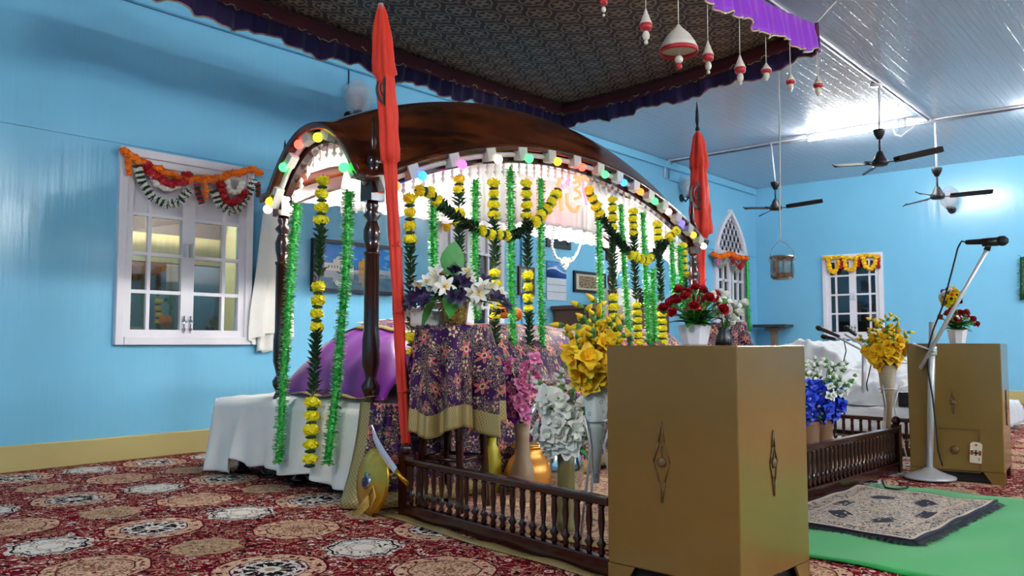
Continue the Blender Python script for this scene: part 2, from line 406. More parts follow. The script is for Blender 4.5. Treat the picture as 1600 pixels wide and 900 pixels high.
# ---------------------------------------------------------------- windows
M_panel = plain('frosted_white_panel', rgb(214, 212, 222), .35, vary=.06, scale=3)
def casement(n, axis, val, inn, u0, u1, z0, z1, rows, top=None, cols=(.36, .64), frame=.065, handle=True, topblank=True):
    """window in a wall at coordinate val; inn = +1/-1 direction into the room"""
    def P(u, z, d): return (val + d * inn, u, z) if axis == 0 else (u, val + d * inn, z)
    def S(w, h, d): return (d, w, h) if axis == 0 else (w, d, h)
    fb = MB(); um = (u0 + u1) / 2; zm = (z0 + z1) / 2
    for a in (u0 + frame / 2 - .02, u1 - frame / 2 + .02): fb.box(P(a, zm, .012), S(frame, z1 - z0 + .04, .07))
    fb.box(P(um, z1 - frame / 2 + .02, .012), S(u1 - u0 - 2 * frame + .04, frame, .07))
    fb.box(P(um, z0 + frame / 2 - .02, .016), S(u1 - u0 - 2 * frame + .04, frame, .08))
    root = struct('window_%d' % n, fb, M_white, bevel=.006)
    ia, ib = u0 + frame - .02, u1 - frame + .02; za, zb = z0 + frame - .02, z1 - frame + .02
    for k, (a, b) in enumerate(((ia, um), (um, ib))):
        sb = MB(); st = .055; gl = MB(); bl = MB()
        sb.box(P(a + st / 2, (za + zb) / 2, .0), S(st, zb - za, .045)); sb.box(P(b - st / 2, (za + zb) / 2, .0), S(st, zb - za, .045))
        sb.box(P((a + b) / 2, za + st / 2, .0), S(b - a - 2 * st, st, .045)); sb.box(P((a + b) / 2, zb - st / 2, .0), S(b - a - 2 * st, st, .045))
        A, B = a + st, b - st; f = cols[0] if k == 0 else cols[1]
        uv_ = A + (B - A) * f; bw = .028
        sb.box(P(uv_, (za + zb) / 2, .002), S(bw, zb - za - 2 * st, .03))
        zs = [zb - st - (zb - za - 2 * st) * q for q in rows]
        for z in zs[1:-1]:
            for s0, s1 in ((A, uv_ - bw / 2), (uv_ + bw / 2, B)): sb.box(P((s0 + s1) / 2, z, .002), S(s1 - s0, bw, .03))
        for i in range(1 if topblank else 0, len(zs) - 1):
            for s0, s1 in ((A, uv_), (uv_, B)):
                gl.box(P((s0 + s1) / 2, (zs[i] + zs[i + 1]) / 2, -.012), S(s1 - s0, zs[i] - zs[i + 1], .005))
        s = part('sash', sb, M_white, root)
        part('glass_pane', gl, M_glass, s)
        if topblank:
            part('curtain_panel', bl.box(P((A + B) / 2, (zs[0] + zs[1]) / 2, -.008), S(B - A, zs[0] - zs[1], .01)), M_panel, root)
        if handle:
            uu = b - st / 2 if k == 0 else a + st / 2
            hb = MB().box(P(uu, zm, .035), S(.03, .11, .025)).box(P(uu, zm, .05), S(.018, .09, .02))
            part('handle', hb, M_alu, root, bevel=.004)
            bb = MB().tube([P(uu, za + .03, .035), P(uu, za + .17, .035)], .006, 6).box(P(uu, za + .13, .03), S(.03, .02, .016)).box(P(uu, za + .06, .03), S(.03, .02, .016)).tube([P(uu, za + .12, .035), P(uu + .018, za + .12, .055)], .005, 6)
            part('tower_bolt', bb, M_steel, root)
    return root
casement(1, 0, XL, 1, *W1, rows=(0, .3, .54, .77, 1), cols=(.34, .66))
casement(2, 0, XL, 1, *W2, rows=(0, .3, .54, .77, 1), cols=(.34, .66))
casement(3, 1, YB, -1, *W3, rows=(0, .2, .47, .74, 1), cols=(.3, .7), topblank=False, frame=.07)
# arched window: lower glazed leaves and a pierced pointed head
fb = MB(); inn = 1
for s_ in (-1, 1): fb.box((XL + .012, yc + s_ * (hw - .03), (WA[2] + ARZ0) / 2), (.07, .1, ARZ0 - WA[2]))
fb.box((XL + .012, yc, ARZ0 + .03), (.07, 2 * hw - .02, .14)); fb.box((XL + .012, yc, WA[2] + .03), (.07, 2 * hw - .16, .08))
for s_ in (-1, 1):
    for i in range(10):
        (a0, z0), (a1, z1) = AP[i], AP[i + 1]
        i0, i1 = max(0, a0 - .1), max(0, a1 - .1)
        if i == 9: i1 = 0
        vs = [(XL + d, yc + s_ * u, z) for d in (-.02, .047) for u, z in ((a0, z0), (a1, z1), (i1, z1 - .0), (i0, z0))]
        fb.add(vs, [(0, 1, 2, 3), (7, 6, 5, 4)] + [(q, (q + 1) % 4, 4 + (q + 1) % 4, 4 + q) for q in range(4)])
wa = struct('window_4', fb, M_white)
lat = MB()
for r in range(7):
    z = ARZ0 + .12 + r * .108
    for c_ in range(-7, 8):
        y = c_ * .15 + (.075 if r % 2 else 0)
        k = (z - ARZ0) / (ARZ1 - ARZ0); w = hw * (1 - min(1, k) ** 1.9) - .05
        if abs(y) > w: continue
        hexr = [(yc + y + .0866 * sin(q * pi / 3) * .866, z + .072 * cos(q * pi / 3)) for q in range(7)]
        for q in range(6): lat.bar((XL + .01, *hexr[q]), (XL + .01, *hexr[q + 1]), .02, .022, up=(1, 0, 0))
part('pierced_screen', lat, M_white, wa)
part('dark_glass', MB().add([(XL - .05, yc + s_ * a, z) for s_ in (1, -1) for a, z in (AP if s_ > 0 else AP[::-1])], [tuple(range(22))]), plain('night_glass', rgb(30, 40, 66), .1), wa)
for k, (a, b) in enumerate(((yc - hw + .05, yc), (yc, yc + hw - .05))):
    sb = MB(); gl = MB(); za, zb = WA[2] + .06, ARZ0 - .03
    for u in (a + .04, b - .04): sb.box((XL, u, (za + zb) / 2), (.045, .1, zb - za))
    sb.box((XL, (a + b) / 2, (za + zb) / 2), (.03, .035, zb - za))
    for q in range(6): sb.box((XL, (a + b) / 2, lerp(za + .03, zb - .03, q / 5)), (.03, b - a, .045))
    s = part('sash', sb, M_white, wa); part('glass_pane', gl.box((XL - .015, (a + b) / 2, (za + zb) / 2), (.005, b - a - .1, zb - za - .05)), M_glass, s)
struct('wall_outside', MB().box((XL - .7, 13.2, 1.7), (.1, 2.4, 3.4)), plain('night_outside', rgb(44, 58, 84), .8))
struct('wall_outside', MB().box((-4.7, YB + 1.2, 1.6), (3, .1, 3.2)), plain('night_dark', rgb(22, 20, 22), .8))
# ---------------------------------------------------------------- bed platform, sheet, mound
BX0, BX1, BY0, BY1, BZ = -5.33, -3.50, 3.05, 7.1, .5
bed = thing('bed_platform', ((BX0 + BX1) / 2, (BY0 + BY1) / 2, 0), 'dark wooden bed platform under the white sheet and the arched roof', 'bed')
part('bed_deck', MB().box(((BX0 + BX1) / 2, (BY0 + BY1) / 2, .43), (BX1 - BX0 - .06, BY1 - BY0 - .06, .1)), M_wood, bed, bevel=.01)
for x in (BX0 + .1, -4.55, BX1 - .12):
    for y in (BY0 + .12, 5.2, BY1 - .12):
        part('leg', MB().lathe([(.05, 0), (.05, .03), (.03, .05), (.045, .15), (.03, .2), (.05, .26), (.05, .39)], (x, y, 0), 12), M_wood, bed)
def nz(x, y, s=1.): return s * (.5 * sin(2.1 * x + 1.7 * y) + .3 * sin(5.3 * x - 3.1 * y + 1) + .2 * sin(9 * x + 7.7 * y))
def sheet_pt(u, v):      # near overhang + top ; u across x, v from hem up the near face then along the bed
    x = lerp(BX0 - .03, BX1 + .02, u)
    hem = .05 + .05 * max(0, sin(pi * min(1, max(0, (u - .1) / .75)))) ** .7 + .015 * sin(23 * u)
    if .18 < u < .3: hem = .12 + .02 * sin(40 * u)
    if u < .16: hem = .03
    if u > .9: hem = lerp(hem, .01, (u - .9) / .1)
    fold = .03 * sin(u * 31 + 2 * sin(u * 9)) * (1 - u * .3) + .018 * sin(u * 67 + 1)
    top = BZ + .025 * sin(pi * u)
    if v < .4:
        k = v / .4; z = lerp(hem, top - .02, k); dd = (1 - k)
        return (x, BY0 - .03 - dd * (.05 + fold) - .03 * (u > .88) * dd, z)
    k = (v - .4) / .6
    return (x, BY0 - .03 + k * 4.06, top + .012 * (k > .01) + (.014 * nz(x * 2, k * 8) + .012 * (1 - abs(sin(4 * x + k * 16))) ** 3 + .01 * (1 - abs(sin(9 * x - k * 25 + 1))) ** 3) * min(1, k * 30) + .045 * min(1, k * 14) * sin(pi * u))
sb = MB().grid(sheet_pt, 90, 64)
def side_pt(u, v):       # back overhang towards the wall
    y = BY0 - .02 + u * 4.05; z = lerp(.06 + .03 * sin(9 * u), BZ + .01, v)
    return (BX0 - .03 - (1 - v) * (.03 + .015 * sin(u * 60)), y, z)
sb.grid(side_pt, 60, 6)
solo('white_sheet', sb, M_sheet, 'white cotton sheet over the bed, hanging down its near end', 'sheet', solid=.004)
# mound (scripture seat) under satin and brocade
MX0, MX1 = -4.75, -3.62
def mound_z(x, y):
    s = (x + 4.18) / .6; e = min(1, max(0, (y - 3.12) / .5)) ; e2 = min(1, max(0, (6.98 - y) / .4))
    return BZ + .06 + .47 * max(0, 1 - abs(s) ** 3.2) ** .6 * sqrt(sin(e * pi / 2)) * sqrt(max(0, e2)) + .012 * nz(x * 4, y * 3) + .02 * (1 - abs(sin(3 * x + 5 * y))) ** 3 * (y < 4.2) + .02 * (1 - abs(sin(7 * x - 4 * y))) ** 3 * (y < 3.8)
M_ = MB()
def mpt(u, v):
    y = lerp(3.42, 6.95, u); a = v
    if v < .12: return (-3.5 + .01 * sin(u * 90) - .1 * 0, y, lerp(.57, .64, v / .12))
    k = (v - .12) / .88; x = -3.5 - k * 1.3
    return (x, y, max(mound_z(x, y), .64 if x > -3.62 else BZ + .07))
mo = thing('scripture_mound', (-4.18, 5.3, BZ), 'long rounded purple brocade mound with gold hem under the arched roof', 'covered mound')
def m_uv(u, v): return (u * 3.6, v * 1.7)
mm = MB().grid(mpt, 110, 46, m_uv, mfn=lambda u, v: 1 if v < .075 or u < .012 else 0)
part('brocade_cover', mm, [M_broc, M_goldcloth], mo, solid=.006)
def spt(u, v):
    y = lerp(3.1, 3.5, u); x = lerp(-4.72, -3.66, v)
    return (x, y, mound_z(x, y) - .014 if u > .02 else BZ + .07)
part('satin_cover', MB().grid(spt, 16, 30), M_satin, mo, label='plain purple satin end of the mound', solid=.006)
hb = MB().grid(lambda u, v: (lerp(-4.45, -3.72, u) + .0, lerp(3.02, 3.13, v) + .05 * u, BZ + .082 + .01 * sin(u * 14)), 20, 3, lambda u, v: (u * .8, v * .12))
part('gold_hem', hb, [M_goldcloth], mo, label='gold hem lying on the white sheet', solid=.004)
pil = MB().grid(lambda u, v: (lerp(-4.55, -4.1, u), lerp(3.6, 4.1, v), 1.035 + .03 * (sin(pi * u) * sin(pi * v)) ** .5), 12, 10)
solo('white_pillow', pil.grid(lambda u, v: (lerp(-4.55, -4.1, u), lerp(3.6, 4.1, v), 1.035 - .015 * (sin(pi * u) * sin(pi * v)) ** .5), 12, 10), M_sheet, 'white folded cloth pad lying on top of the purple mound', 'cloth pad')
# front drape to the floor, wrapping the near front corner
def drape_pt(u, v):
    # u: 0 = on near face .25 left of corner, goes round the corner then along +y ; v: 0 hem -> 1 top
    L = u * 4.3 - .28; flare = (1 - v)
    z = lerp(.012 + .02 * (sin(L * 7) * .5 + .5), .565, v)
    f = .03 * sin(L * 19) * flare
    if L < 0: return (BX1 + .05 + L * (.9 + .1 * v) + .03 * flare, BY0 - .055 - .06 * flare - f - .1 * flare * flare, z)
    if L < .12:
        a = L / .12 * pi / 2; r = .075 + .08 * flare
        return (BX1 - .02 + r * sin(a) + .0, BY0 + .0 - r * cos(a) - .02 * flare, z)
    return (BX1 + .05 + .08 * flare + f, BY0 + (L - .12), z)
dm = MB().grid(drape_pt, 140, 14, lambda u, v: (u * 4.3, v * .6), mfn=lambda u, v: 1 if (v < .13 or u < .025) else 0)
solo('brocade_drape', dm, [M_broc, M_goldcloth], 'purple brocade cloth with wide gold border draped over bed edge to the floor', 'drape', solid=.005)
# ---------------------------------------------------------------- arched roof (palki)
PX0, PX1, PY0, PY1 = -4.68, -3.77, 3.10, 6.95
PXC, PYC = (PX0 + PX1) / 2, (PY0 + PY1) / 2; HX, HY = (PX1 - PX0) / 2, (PY1 - PY0) / 2
def eave(x, y, base=1.79):
    s = (x - PXC) / HX; t_ = (y - PYC) / HY
    return base + .37 * (1 - min(1.2, abs(s)) ** 2.2) + .44 * (1 - min(1.1, abs(t_)) ** 2.1)
pk = thing('arched_canopy_frame', (PXC, PYC, BZ), 'dark wood four-post canopy with curved roof over the bed', 'wooden canopy')
def roof_pt(u, v):
    x = lerp(PX0 - .1, PX1 + .1, u); y = lerp(PY0 - .12, PY1 + .12, v)
    z = eave(min(max(x, PX0), PX1), min(max(y, PY0), PY1)) + .1
    ov = max(0, PX0 - x, x - PX1) + max(0, PY0 - y, y - PY1)
    return (x, y, z - .25 * ov)
part('curved_roof', MB().grid(roof_pt, 36, 70), M_roofwood, pk, solid=.045)
def beam(fn, w, h, name, n=40):
    b = MB(); P_ = [Vector(fn(i / n)) for i in range(n + 1)]
    vs = []; fs = []
    for i, p in enumerate(P_):
        tg = (P_[min(n, i + 1)] - P_[max(0, i - 1)]); sd = Vector((tg.y, -tg.x, 0)).normalized()
        for a, z in ((-1, 0), (1, 0), (1, 1), (-1, 1)): vs.append(p + sd * a * w / 2 + Vector((0, 0, z * h)))
    for i in range(n):
        for j in range(4): fs.append((i * 4 + j, i * 4 + (j + 1) % 4, i * 4 + 4 + (j + 1) % 4, i * 4 + 4 + j))
    fs += [(0, 1, 2, 3), (4 * n + 3, 4 * n + 2, 4 * n + 1, 4 * n)]
    return part(name, b.add(vs, fs), M_wood, pk)
for x in (PX0, PX1): beam(lambda k, x=x: (x, lerp(PY0, PY1, k), eave(x, lerp(PY0, PY1, k)) - .02), .05, .11, 'arch_beam')
for y in (PY0, PY1): beam(lambda k, y=y: (lerp(PX0, PX1, k), y, eave(lerp(PX0, PX1, k), y) - .02), .05, .11, 'arch_beam', 24)
post_prof = [(.045, 0), (.05, .02), (.03, .06), (.05, .1), (.055, .13), (.03, .17), (.036, .2), (.052, .26), (.052, .4), (.044, .46), (.044, .9), (.05, .905), (.05, .92), (.035, .925),
             (.05, 1.0), (.052, 1.05), (.035, 1.1), (.03, 1.11), (.055, 1.14), (.03, 1.17), (.04, 1.2), (.03, 1.23)]
fin_prof = [(.05, 0), (.055, .02), (.03, .04), (.045, .08), (.05, .11), (.03, .15), (.016, .18), (.024, .22), (.014, .26), (.008, .34), (.002, .38)]
me_post = MB().lathe(post_prof, n=16).box((0, 0, 1.29), (.1, .1, .13)).mesh('post', M_wood)
me_fin = MB().lathe(fin_prof, n=14).mesh('finial', M_wood)
for x in (PX0, PX1):
    for y in (PY0, PY1):
        inst('post', me_post, pk, (x, y, BZ + .02), sc=(1, 1, .985))
        inst('finial', me_fin, pk, (x, y, 1.84 + .02))
for y in (PY0, PY1):
    part('corner_lip', MB().prism([(-.12, 0), (.02, .0), (.02, .04), (-.06, .03)], Matrix.Translation((PX0 - .02, y, 1.86)) @ Matrix.Rotation(pi / 2, 4, 'X'), .06), M_wood, pk)
# spindles hanging inside the arches (dark drops over the lace)
me_drop = MB().lathe([(.004, 0), (.014, -.02), (.006, -.04), (.018, -.055), (.004, -.075), (.001, -.09)], n=8).mesh('turned_drop', plain('white_drop_paint', rgb(236, 232, 230), .5))
for i in range(44):
    y = lerp(PY0 + .1, PY1 - .1, i / 43); inst('turned_drop', me_drop, pk, (PX1 - .035, y, eave(PX1, y) - .02), label='small white turned drop')
for i in range(12):
    x = lerp(PX0 + .07, PX1 - .07, i / 11); inst('turned_drop', me_drop, pk, (x, PY0 + .035, eave(x, PY0) - .02), label='small white turned drop')
# ---------------------------------------------------------------- lace valance and lamps inside
def lace_band(fn, length, drop, n, wave=.014, name='lace_panel', parent=None, mat=None):
    def pt(u, v):
        p, nrm, z = fn(u); d = drop(u)
        w = wave * sin(u * length * 95) * v + wave * .6 * sin(u * length * 41 + 2) * v
        z1 = z - d * v + (.018 * abs(sin(u * length * 26)) if v > .99 else 0)
        return (p[0] + nrm[0] * w, p[1] + nrm[1] * w, z1)
    return part(name, MB().grid(pt, n, 10), mat or M_lace, parent, solid=.003)
lv = thing('lace_valance', (PXC, PYC, 1.9), 'white frilled lace valance hanging inside the arched wooden roof', 'valance')
lace_band(lambda u: ((PX1 - .1, lerp(PY0 + .06, PY1 - .06, u)), (1, 0), eave(PX1, lerp(PY0 + .06, PY1 - .06, u)) + .0), 3.7, lambda u: eave(PX1, lerp(PY0 + .06, PY1 - .06, u)) - 1.75 + .03 * sin(u * 9), 200, parent=lv)
lace_band(lambda u: ((PX0 + .1, lerp(PY0 + .06, PY1 - .06, u)), (1, 0), eave(PX0, lerp(PY0 + .06, PY1 - .06, u)) + .0), 3.7, lambda u: eave(PX0, lerp(PY0 + .06, PY1 - .06, u)) - 1.82, 200, parent=lv)
lace_band(lambda u: ((lerp(PX0 + .45, PX1 - .1, u), PY0 + .12), (0, 1), eave(lerp(PX0 + .06, PX1 - .06, u), PY0)), .8, lambda u: eave(lerp(PX0 + .06, PX1 - .06, u), PY0) - 1.70, 50, parent=lv)
lace_band(lambda u: ((lerp(PX0 + .1, PX1 - .1, u), PY1 - .1), (0, 1), eave(lerp(PX0 + .06, PX1 - .06, u), PY1)), .8, lambda u: .4, 50, parent=lv)
part('ceiling_cloth', MB().grid(lambda u, v: (lerp(PX0 + .1, PX1 - .1, u), lerp(PY0 + .1, PY1 - .1, v), min(eave(lerp(PX0 + .1, PX1 - .1, u), lerp(PY0 + .1, PY1 - .1, v)), 2.12) + .02), 10, 20), M_lace, lv, label='white cloth lining of the roof')
M_led = glow('warm_white_lamp', (1, .95, .88, 1), 64); M_led2 = glow('dim_warm_lamp', (1, .95, .88, 1), 30)
for i, (x, y0, y1, z) in enumerate(((PX1 - .27, 3.3, 3.95, 1.96), (PX1 - .27, 5.6, 6.6, 1.98), (PX1 - .27, 4.3, 5.3, 2.16))):
    t_ = thing('tube_lamp', (x, (y0 + y1) / 2, z), ('white tube lamp glowing behind lace at the near end of the arched roof', 'white tube lamp glowing behind lace at the far end of the arched roof', 'white tube lamp glowing behind lace under the middle of the arched roof')[i], 'lamp', 'lamps inside the arched roof')
    part('tube', MB().tube([(x, y0, z), (x, y1, z)], .016, 8), M_led2 if i == 2 else M_led, t_)
    part('batten', MB().box((x, (y0 + y1) / 2, z + .03), (.03, y1 - y0 + .06, .022)), M_white, t_)
# ---------------------------------------------------------------- coloured bulb strings on the arches
BC = dict(o=(1, .1, .01, 1), b=(.02, .14, 1, 1), m=(1, .06, .6, 1), w=(1, .8, .5, 1), g=(.03, .8, .09, 1), y=(1, .75, .02, 1), r=(1, .05, .03, 1), v=(.07, .05, 1, 1), k=(1, .5, .45, 1))
MBULB = {k: glow('bulb_' + n_, c, (.5 if k == 'y' else 1.0)) for (k, c), n_ in zip(BC.items(), ('orange', 'blue', 'magenta', 'warm_white', 'green', 'yellow', 'red', 'violet', 'pinkish_white'))}
BN = dict(o='orange', b='blue', m='magenta', w='white', g='green', y='yellow', r='red', v='violet', k='pinkish')
me_bulb = {k: MB().ball((0, 0, .03), .03, 14, 10).mesh('bulb', MBULB[k]) for k in BC}
me_hold = MB().box((0, 0, 0), (.085, .06, .085)).lathe([(.03, 0), (.032, .03), (.024, .05)], n=12, mat=Matrix.Translation((0, 0, 0)) @ Matrix.Rotation(pi / 2, 4, 'Y')).mesh('bulb_holder', plain('grey_translucent_plastic', rgb(176, 176, 172), .35))
M_rail = plain('white_plastic_rail', rgb(206, 192, 196), .4)
def bulb_string(label, fn, out, seq, ks, side):
    t_ = thing('bulb_string', fn(.5), label, 'string lights')
    n = 40; part('rail', MB().tube([Vector(fn(i / n)) + Vector(out) * .02 for i in range(n + 1)], .02, 6), M_rail, t_)
    for c, k in zip(seq, ks):
        p = Vector(fn(k)); p2 = Vector(fn(min(1, k + .01))); tg = (p2 - p).normalized() if k < .99 else (p - Vector(fn(k - .01))).normalized()
        q = Matrix((tg, Vector(out), tg.cross(Vector(out)))).transposed().to_quaternion()
        inst('bulb_holder', me_hold, t_, p + Vector(out) * .05, q)
        d = (Vector(out) * .3 + tg * side + Vector((0, 0, -.45))).normalized()
        inst('bulb', me_bulb[c], t_, p + Vector(out) * .06 + d * .035, aim(d), label=BN[c] + ' bulb')
fy0, fy1 = PY0, PY1
kk = [.005, .06, .15, .24, .325, .41, .49, .57, .64, .705, .765, .825, .885, .94, .99]
bulb_string('string of coloured bulbs along the long front arch of wooden roof', lambda k: (PX1 + .03, lerp(fy0, fy1, k), eave(PX1, lerp(fy0, fy1, k)) + .035), (1, 0, 0), 'obmwgyrgbogkvyw', kk, .6)
bulb_string('string of coloured bulbs along the short near arch of wooden roof', lambda k: (lerp(PX1, PX0, k), PY0 - .03, eave(lerp(PX1, PX0, k), PY0) + .035), (0, -1, 0), 'gyrgyw', [.06, .36, .6, .8, .97, .999], .6)
# ---------------------------------------------------------------- garlands
def pompom(seed, n=16, k=10):
    r_ = random.Random(seed); m = MB(); vs = []
    ph = [r_.uniform(0, 6) for _ in range(4)]
    def rad(a, i): return .036 * (1 + .1 * sin(7 * a + ph[0] + i * 2.1) + .07 * sin(11 * a - i * 3 + ph[1]))
    pr = []
    for i in range(k + 1):
        th = pi * i / k
        for j in range(n):
            a = 2 * pi * j / n; q = rad(a, i) * sin(th) + 1e-4; vs.append((q * cos(a), q * sin(a), -.029 * cos(th) * (1 + .08 * sin(5 * a + i))))
    fs = [(i * n + j, i * n + (j + 1) % n, i * n + n + (j + 1) % n, i * n + n + j) for i in range(k) for j in range(n)]
    m.add(vs, fs, 0, False)
    for i in range(26):       # petals
        a = r_.uniform(0, 2 * pi); th = r_.uniform(.5, 2.6); d = Vector((sin(th) * cos(a), sin(th) * sin(a), -cos(th) * .8))
        s_ = d.orthogonal().normalized(); w = d.cross(s_); o = d * .03; ang = r_.uniform(0, 6); u = s_ * cos(ang) + w * sin(ang)
        x = d.cross(u).normalized()
        m.add([o - u * .013, o + u * .013, o + u * .017 + d * .014 + x * .006, o - u * .015 + d * .012 + x * .008], [(0, 1, 2, 3)])
    return m
me_pom = [pompom(i).mesh('flower', M_yellow) for i in range(3)]
def path_fn(pts):
    P_ = [Vector(p) for p in pts]; L = [0]
    for a, b in zip(P_, P_[1:]): L.append(L[-1] + (b - a).length)
    def f(s):
        s = min(max(s, 0), L[-1])
        for i in range(len(P_) - 1):
            if s <= L[i + 1] + 1e-9:
                return P_[i].lerp(P_[i + 1], (s - L[i]) / max(1e-9, L[i + 1] - L[i]))
        return P_[-1]
    return f, L[-1]
def leaf_quad(m, p, d, up, l, w, mi=0):
    sd = d.cross(up)
    sd = sd.normalized() if sd.length > 1e-4 else d.orthogonal().normalized()
    nn = sd.cross(d)
    m.add([p, p + d * l * .45 + sd * w - nn * w * .3, p + d * l, p + d * l * .45 - sd * w - nn * w * .3, p + d * l * .5 + nn * w * .25], [(0, 1, 4), (1, 2, 4), (2, 3, 4), (3, 0, 4)], mi)
def tinsel(label, pts, r=.036, group='green tinsel garlands on the wooden canopy', name='tinsel_garland', mats=None, cat='garland', step=.002, hl=.5):
    f, L = path_fn(pts); m = MB(); n = max(2, int(L / .1))
    m.tube([f(L * i / n) for i in range(n + 1)], r * .5, 6)
    s = 0; q = 0
    while s < L:
        p = f(s); tg = (f(s + .01) - f(s - .01)).normalized(); o = tg.orthogonal().normalized(); w = tg.cross(o)
        for _ in range(2):
            a = q * 2.399 + rng.uniform(-.3, .3); q += 1
            d = (o * cos(a) + w * sin(a) + tg * rng.uniform(-.5, .5)).normalized()
            sd = d.cross(tg).normalized() * .0072 + tg * rng.uniform(-.003, .003)
            l = r * rng.uniform(.7, 1.0); b = p + d * r * .2
            m.add([b - sd, b + sd, b + d * l + sd * .8, b + d * l - sd * .8], [(0, 1, 2, 3)], 1 if rng.random() < hl else 0)
        s += step
    solo(name, m, mats or [M_tinsel, M_tinselw], label, cat, group)
def flower_garland(label, pts, segs, group='yellow flower and leaf garlands on the wooden canopy', name='flower_garland', flower=None, pitch=.068, sc=1.0):
    """segs: list of ('f', n) or ('l', length) measured along the path"""
    f, L = path_fn(pts); t_ = thing(name, tuple(f(L / 2)), label, 'garland', group)
    m = MB(); s = .0; fl = []; nodes = flower or me_pom
    tot = sum(v * pitch if k == 'f' else v for k, v in segs); g = L / tot
    n = max(2, int(L / .08)); m.tube([f(L * i / n) for i in range(n + 1)], .004, 5)
    for k, v in segs:
        if k == 'f':
            for i in range(v):
                p = f(s + pitch * g / 2); tg = (f(s + .05) - f(s)).normalized()
                fl.append((p, aim(tg, rng.uniform(0, 6))))
                pe = f(s + pitch * g)
                M_ = Matrix.Translation(pe) @ aim(tg).to_matrix().to_4x4()
                m.lathe([(.008, -.012), (.03, -.006), (.032, .004), (.008, .012)], n=9, mat=M_, wob=lambda a, z: .15 * sin(5 * a))
                s += pitch * g
        else:
            e = s + v * g; q = 0
            while s < e:
                p = f(s); tg = (f(s + .02) - f(s - .02)).normalized(); o = tg.orthogonal().normalized(); w = tg.cross(o)
                for j in range(3):
                    a = q * 1.1 + j * 2.094 + rng.uniform(-.3, .3); d = (o * cos(a) + w * sin(a))
                    leaf_quad(m, p + d * .006, (d * .8 - tg * rng.uniform(.3, 1.1)).normalized(), tg, rng.uniform(.045, .062) * sc, .021 * sc)
                q += 1; s += .015
            s = e
    part('leaf_chain', m, M_leafd, t_)
    for i, (p, q) in enumerate(fl): inst('flower', nodes[i % len(nodes)], t_, p, q, sc * rng.uniform(.92, 1.08))
    return t_
def gpx(px, py, ax, val):
    """world point seen at a photo pixel on the plane axis = val (used once here to read positions off the photo)"""
    u = (px - 800) / FOC; v = (450 - py) / FOC; cp, sp = cos(PIT), sin(PIT); F = (-sin(YAW), cos(YAW)); R = (cos(YAW), sin(YAW))
    d = Vector((F[0] * (cp - v * sp) + u * R[0], F[1] * (cp - v * sp) + u * R[1], sp + v * cp)); o = Vector((0, 0, EYE))
    return o + d * ((val - o[ax]) / d[ax])
FX = PX1 + .05
def fp(px, py, x=FX): return gpx(px, py, 0, x)
def ep(px, py, y=PY0 - .07): return gpx(px, py, 1, y)
# long front, left swag half
fg = 'on the long front of the wooden canopy'
flower_garland('flower and leaf garland nearest the front left post beside the red flag', [fp(640, 300), fp(641, 420), fp(643, 530), fp(645, 560)], [('f', 4), ('l', .42), ('f', 2)])
flower_garland('flower and leaf garland hanging behind the white lily arrangement', [fp(717, 272, FX - .02), fp(718, 480, FX - .02)], [('f', 2), ('l', .08), ('f', 2), ('l', .5)])
flower_garland('flower and leaf garland ending over the right side of draped table', [fp(771, 278), fp(773, 400), fp(774, 590)], [('f', 4), ('l', .3), ('f', 5), ('l', .35)])
flower_garland('flower and leaf garland in front of the purple mound, with lone low blossom', [fp(822, 278), fp(824, 400), fp(829, 590)], [('f', 4), ('l', .3), ('f', 4), ('l', .32), ('f', 1)])
flower_garland('left flower swag looping between two points of the long front arch', [fp(*p, FX + .03) for p in ((648, 297), (672, 300), (690, 322), (725, 348), (765, 366), (800, 368), (835, 350), (858, 322), (872, 298))], [('f', 3), ('l', .3), ('f', 4), ('l', .22), ('f', 5)], group='flower swags on the wooden canopy', name='flower_swag')
for lab, pts in (('green tinsel garland behind the tall white lilies left side', [fp(677, 310), fp(678, 440)]),
                 ('green tinsel garland above the right side of lily arrangement', [fp(743, 282), fp(742, 450), fp(746, 500)]),
                 ('long green tinsel garland in front of the wall conduit', [fp(797, 265), fp(799, 430), fp(803, 580)]),
                 ('green tinsel garland just left of the wall calendar', [fp(845, 280), fp(845, 430), fp(848, 578)])):
    tinsel(lab, pts)
# right half
flower_garland('flower garland hanging right of the glowing sign', [fp(957, 305), fp(957, 420), fp(960, 545)], [('f', 4), ('l', .45), ('f', 6)])
flower_garland('flower garland under the middle of the right swag', [fp(989, 325), fp(992, 420), fp(998, 540)], [('f', 4), ('l', .6), ('f', 6)])
flower_garland('flower garland crossing the right rising side of right swag', [fp(1027, 345), fp(1031, 420), fp(1036, 540)], [('f', 3), ('l', .6), ('f', 6)])
flower_garland('flower garland in front of the far front post by second flag', [fp(1067, 378), fp(1070, 440), fp(1072, 500)], [('f', 5), ('l', .4)])
flower_garland('right flower swag looping between two points of the long front arch', [fp(*p, FX + .03) for p in ((916, 292), (928, 315), (940, 340), (962, 372), (985, 398), (1010, 407), (1032, 390), (1048, 368), (1060, 358))], [('f', 4), ('l', .45), ('f', 5), ('l', .3), ('f', 3)], group='flower swags on the wooden canopy', name='flower_swag')
for lab, pts in (('green tinsel garland just right of the framed wall document', [fp(935, 318), fp(937, 420), fp(941, 520)]),
                 ('green tinsel garland left of the middle of right swag', [fp(970, 320), fp(976, 430), fp(984, 530)]),
                 ('green tinsel garland crossing the low point of right swag', [fp(1004, 332), fp(1009, 430), fp(1015, 540)]),
                 ('slim darker green tinsel garland right of the right swag low point', [fp(1020, 420), fp(1024, 535)]),
                 ('green tinsel garland at the right end of right swag', [fp(1049, 372), fp(1054, 480)]),
                 ('green tinsel garland closest to the far front post', [fp(1062, 385), fp(1066, 480)])):
    tinsel(lab, pts)
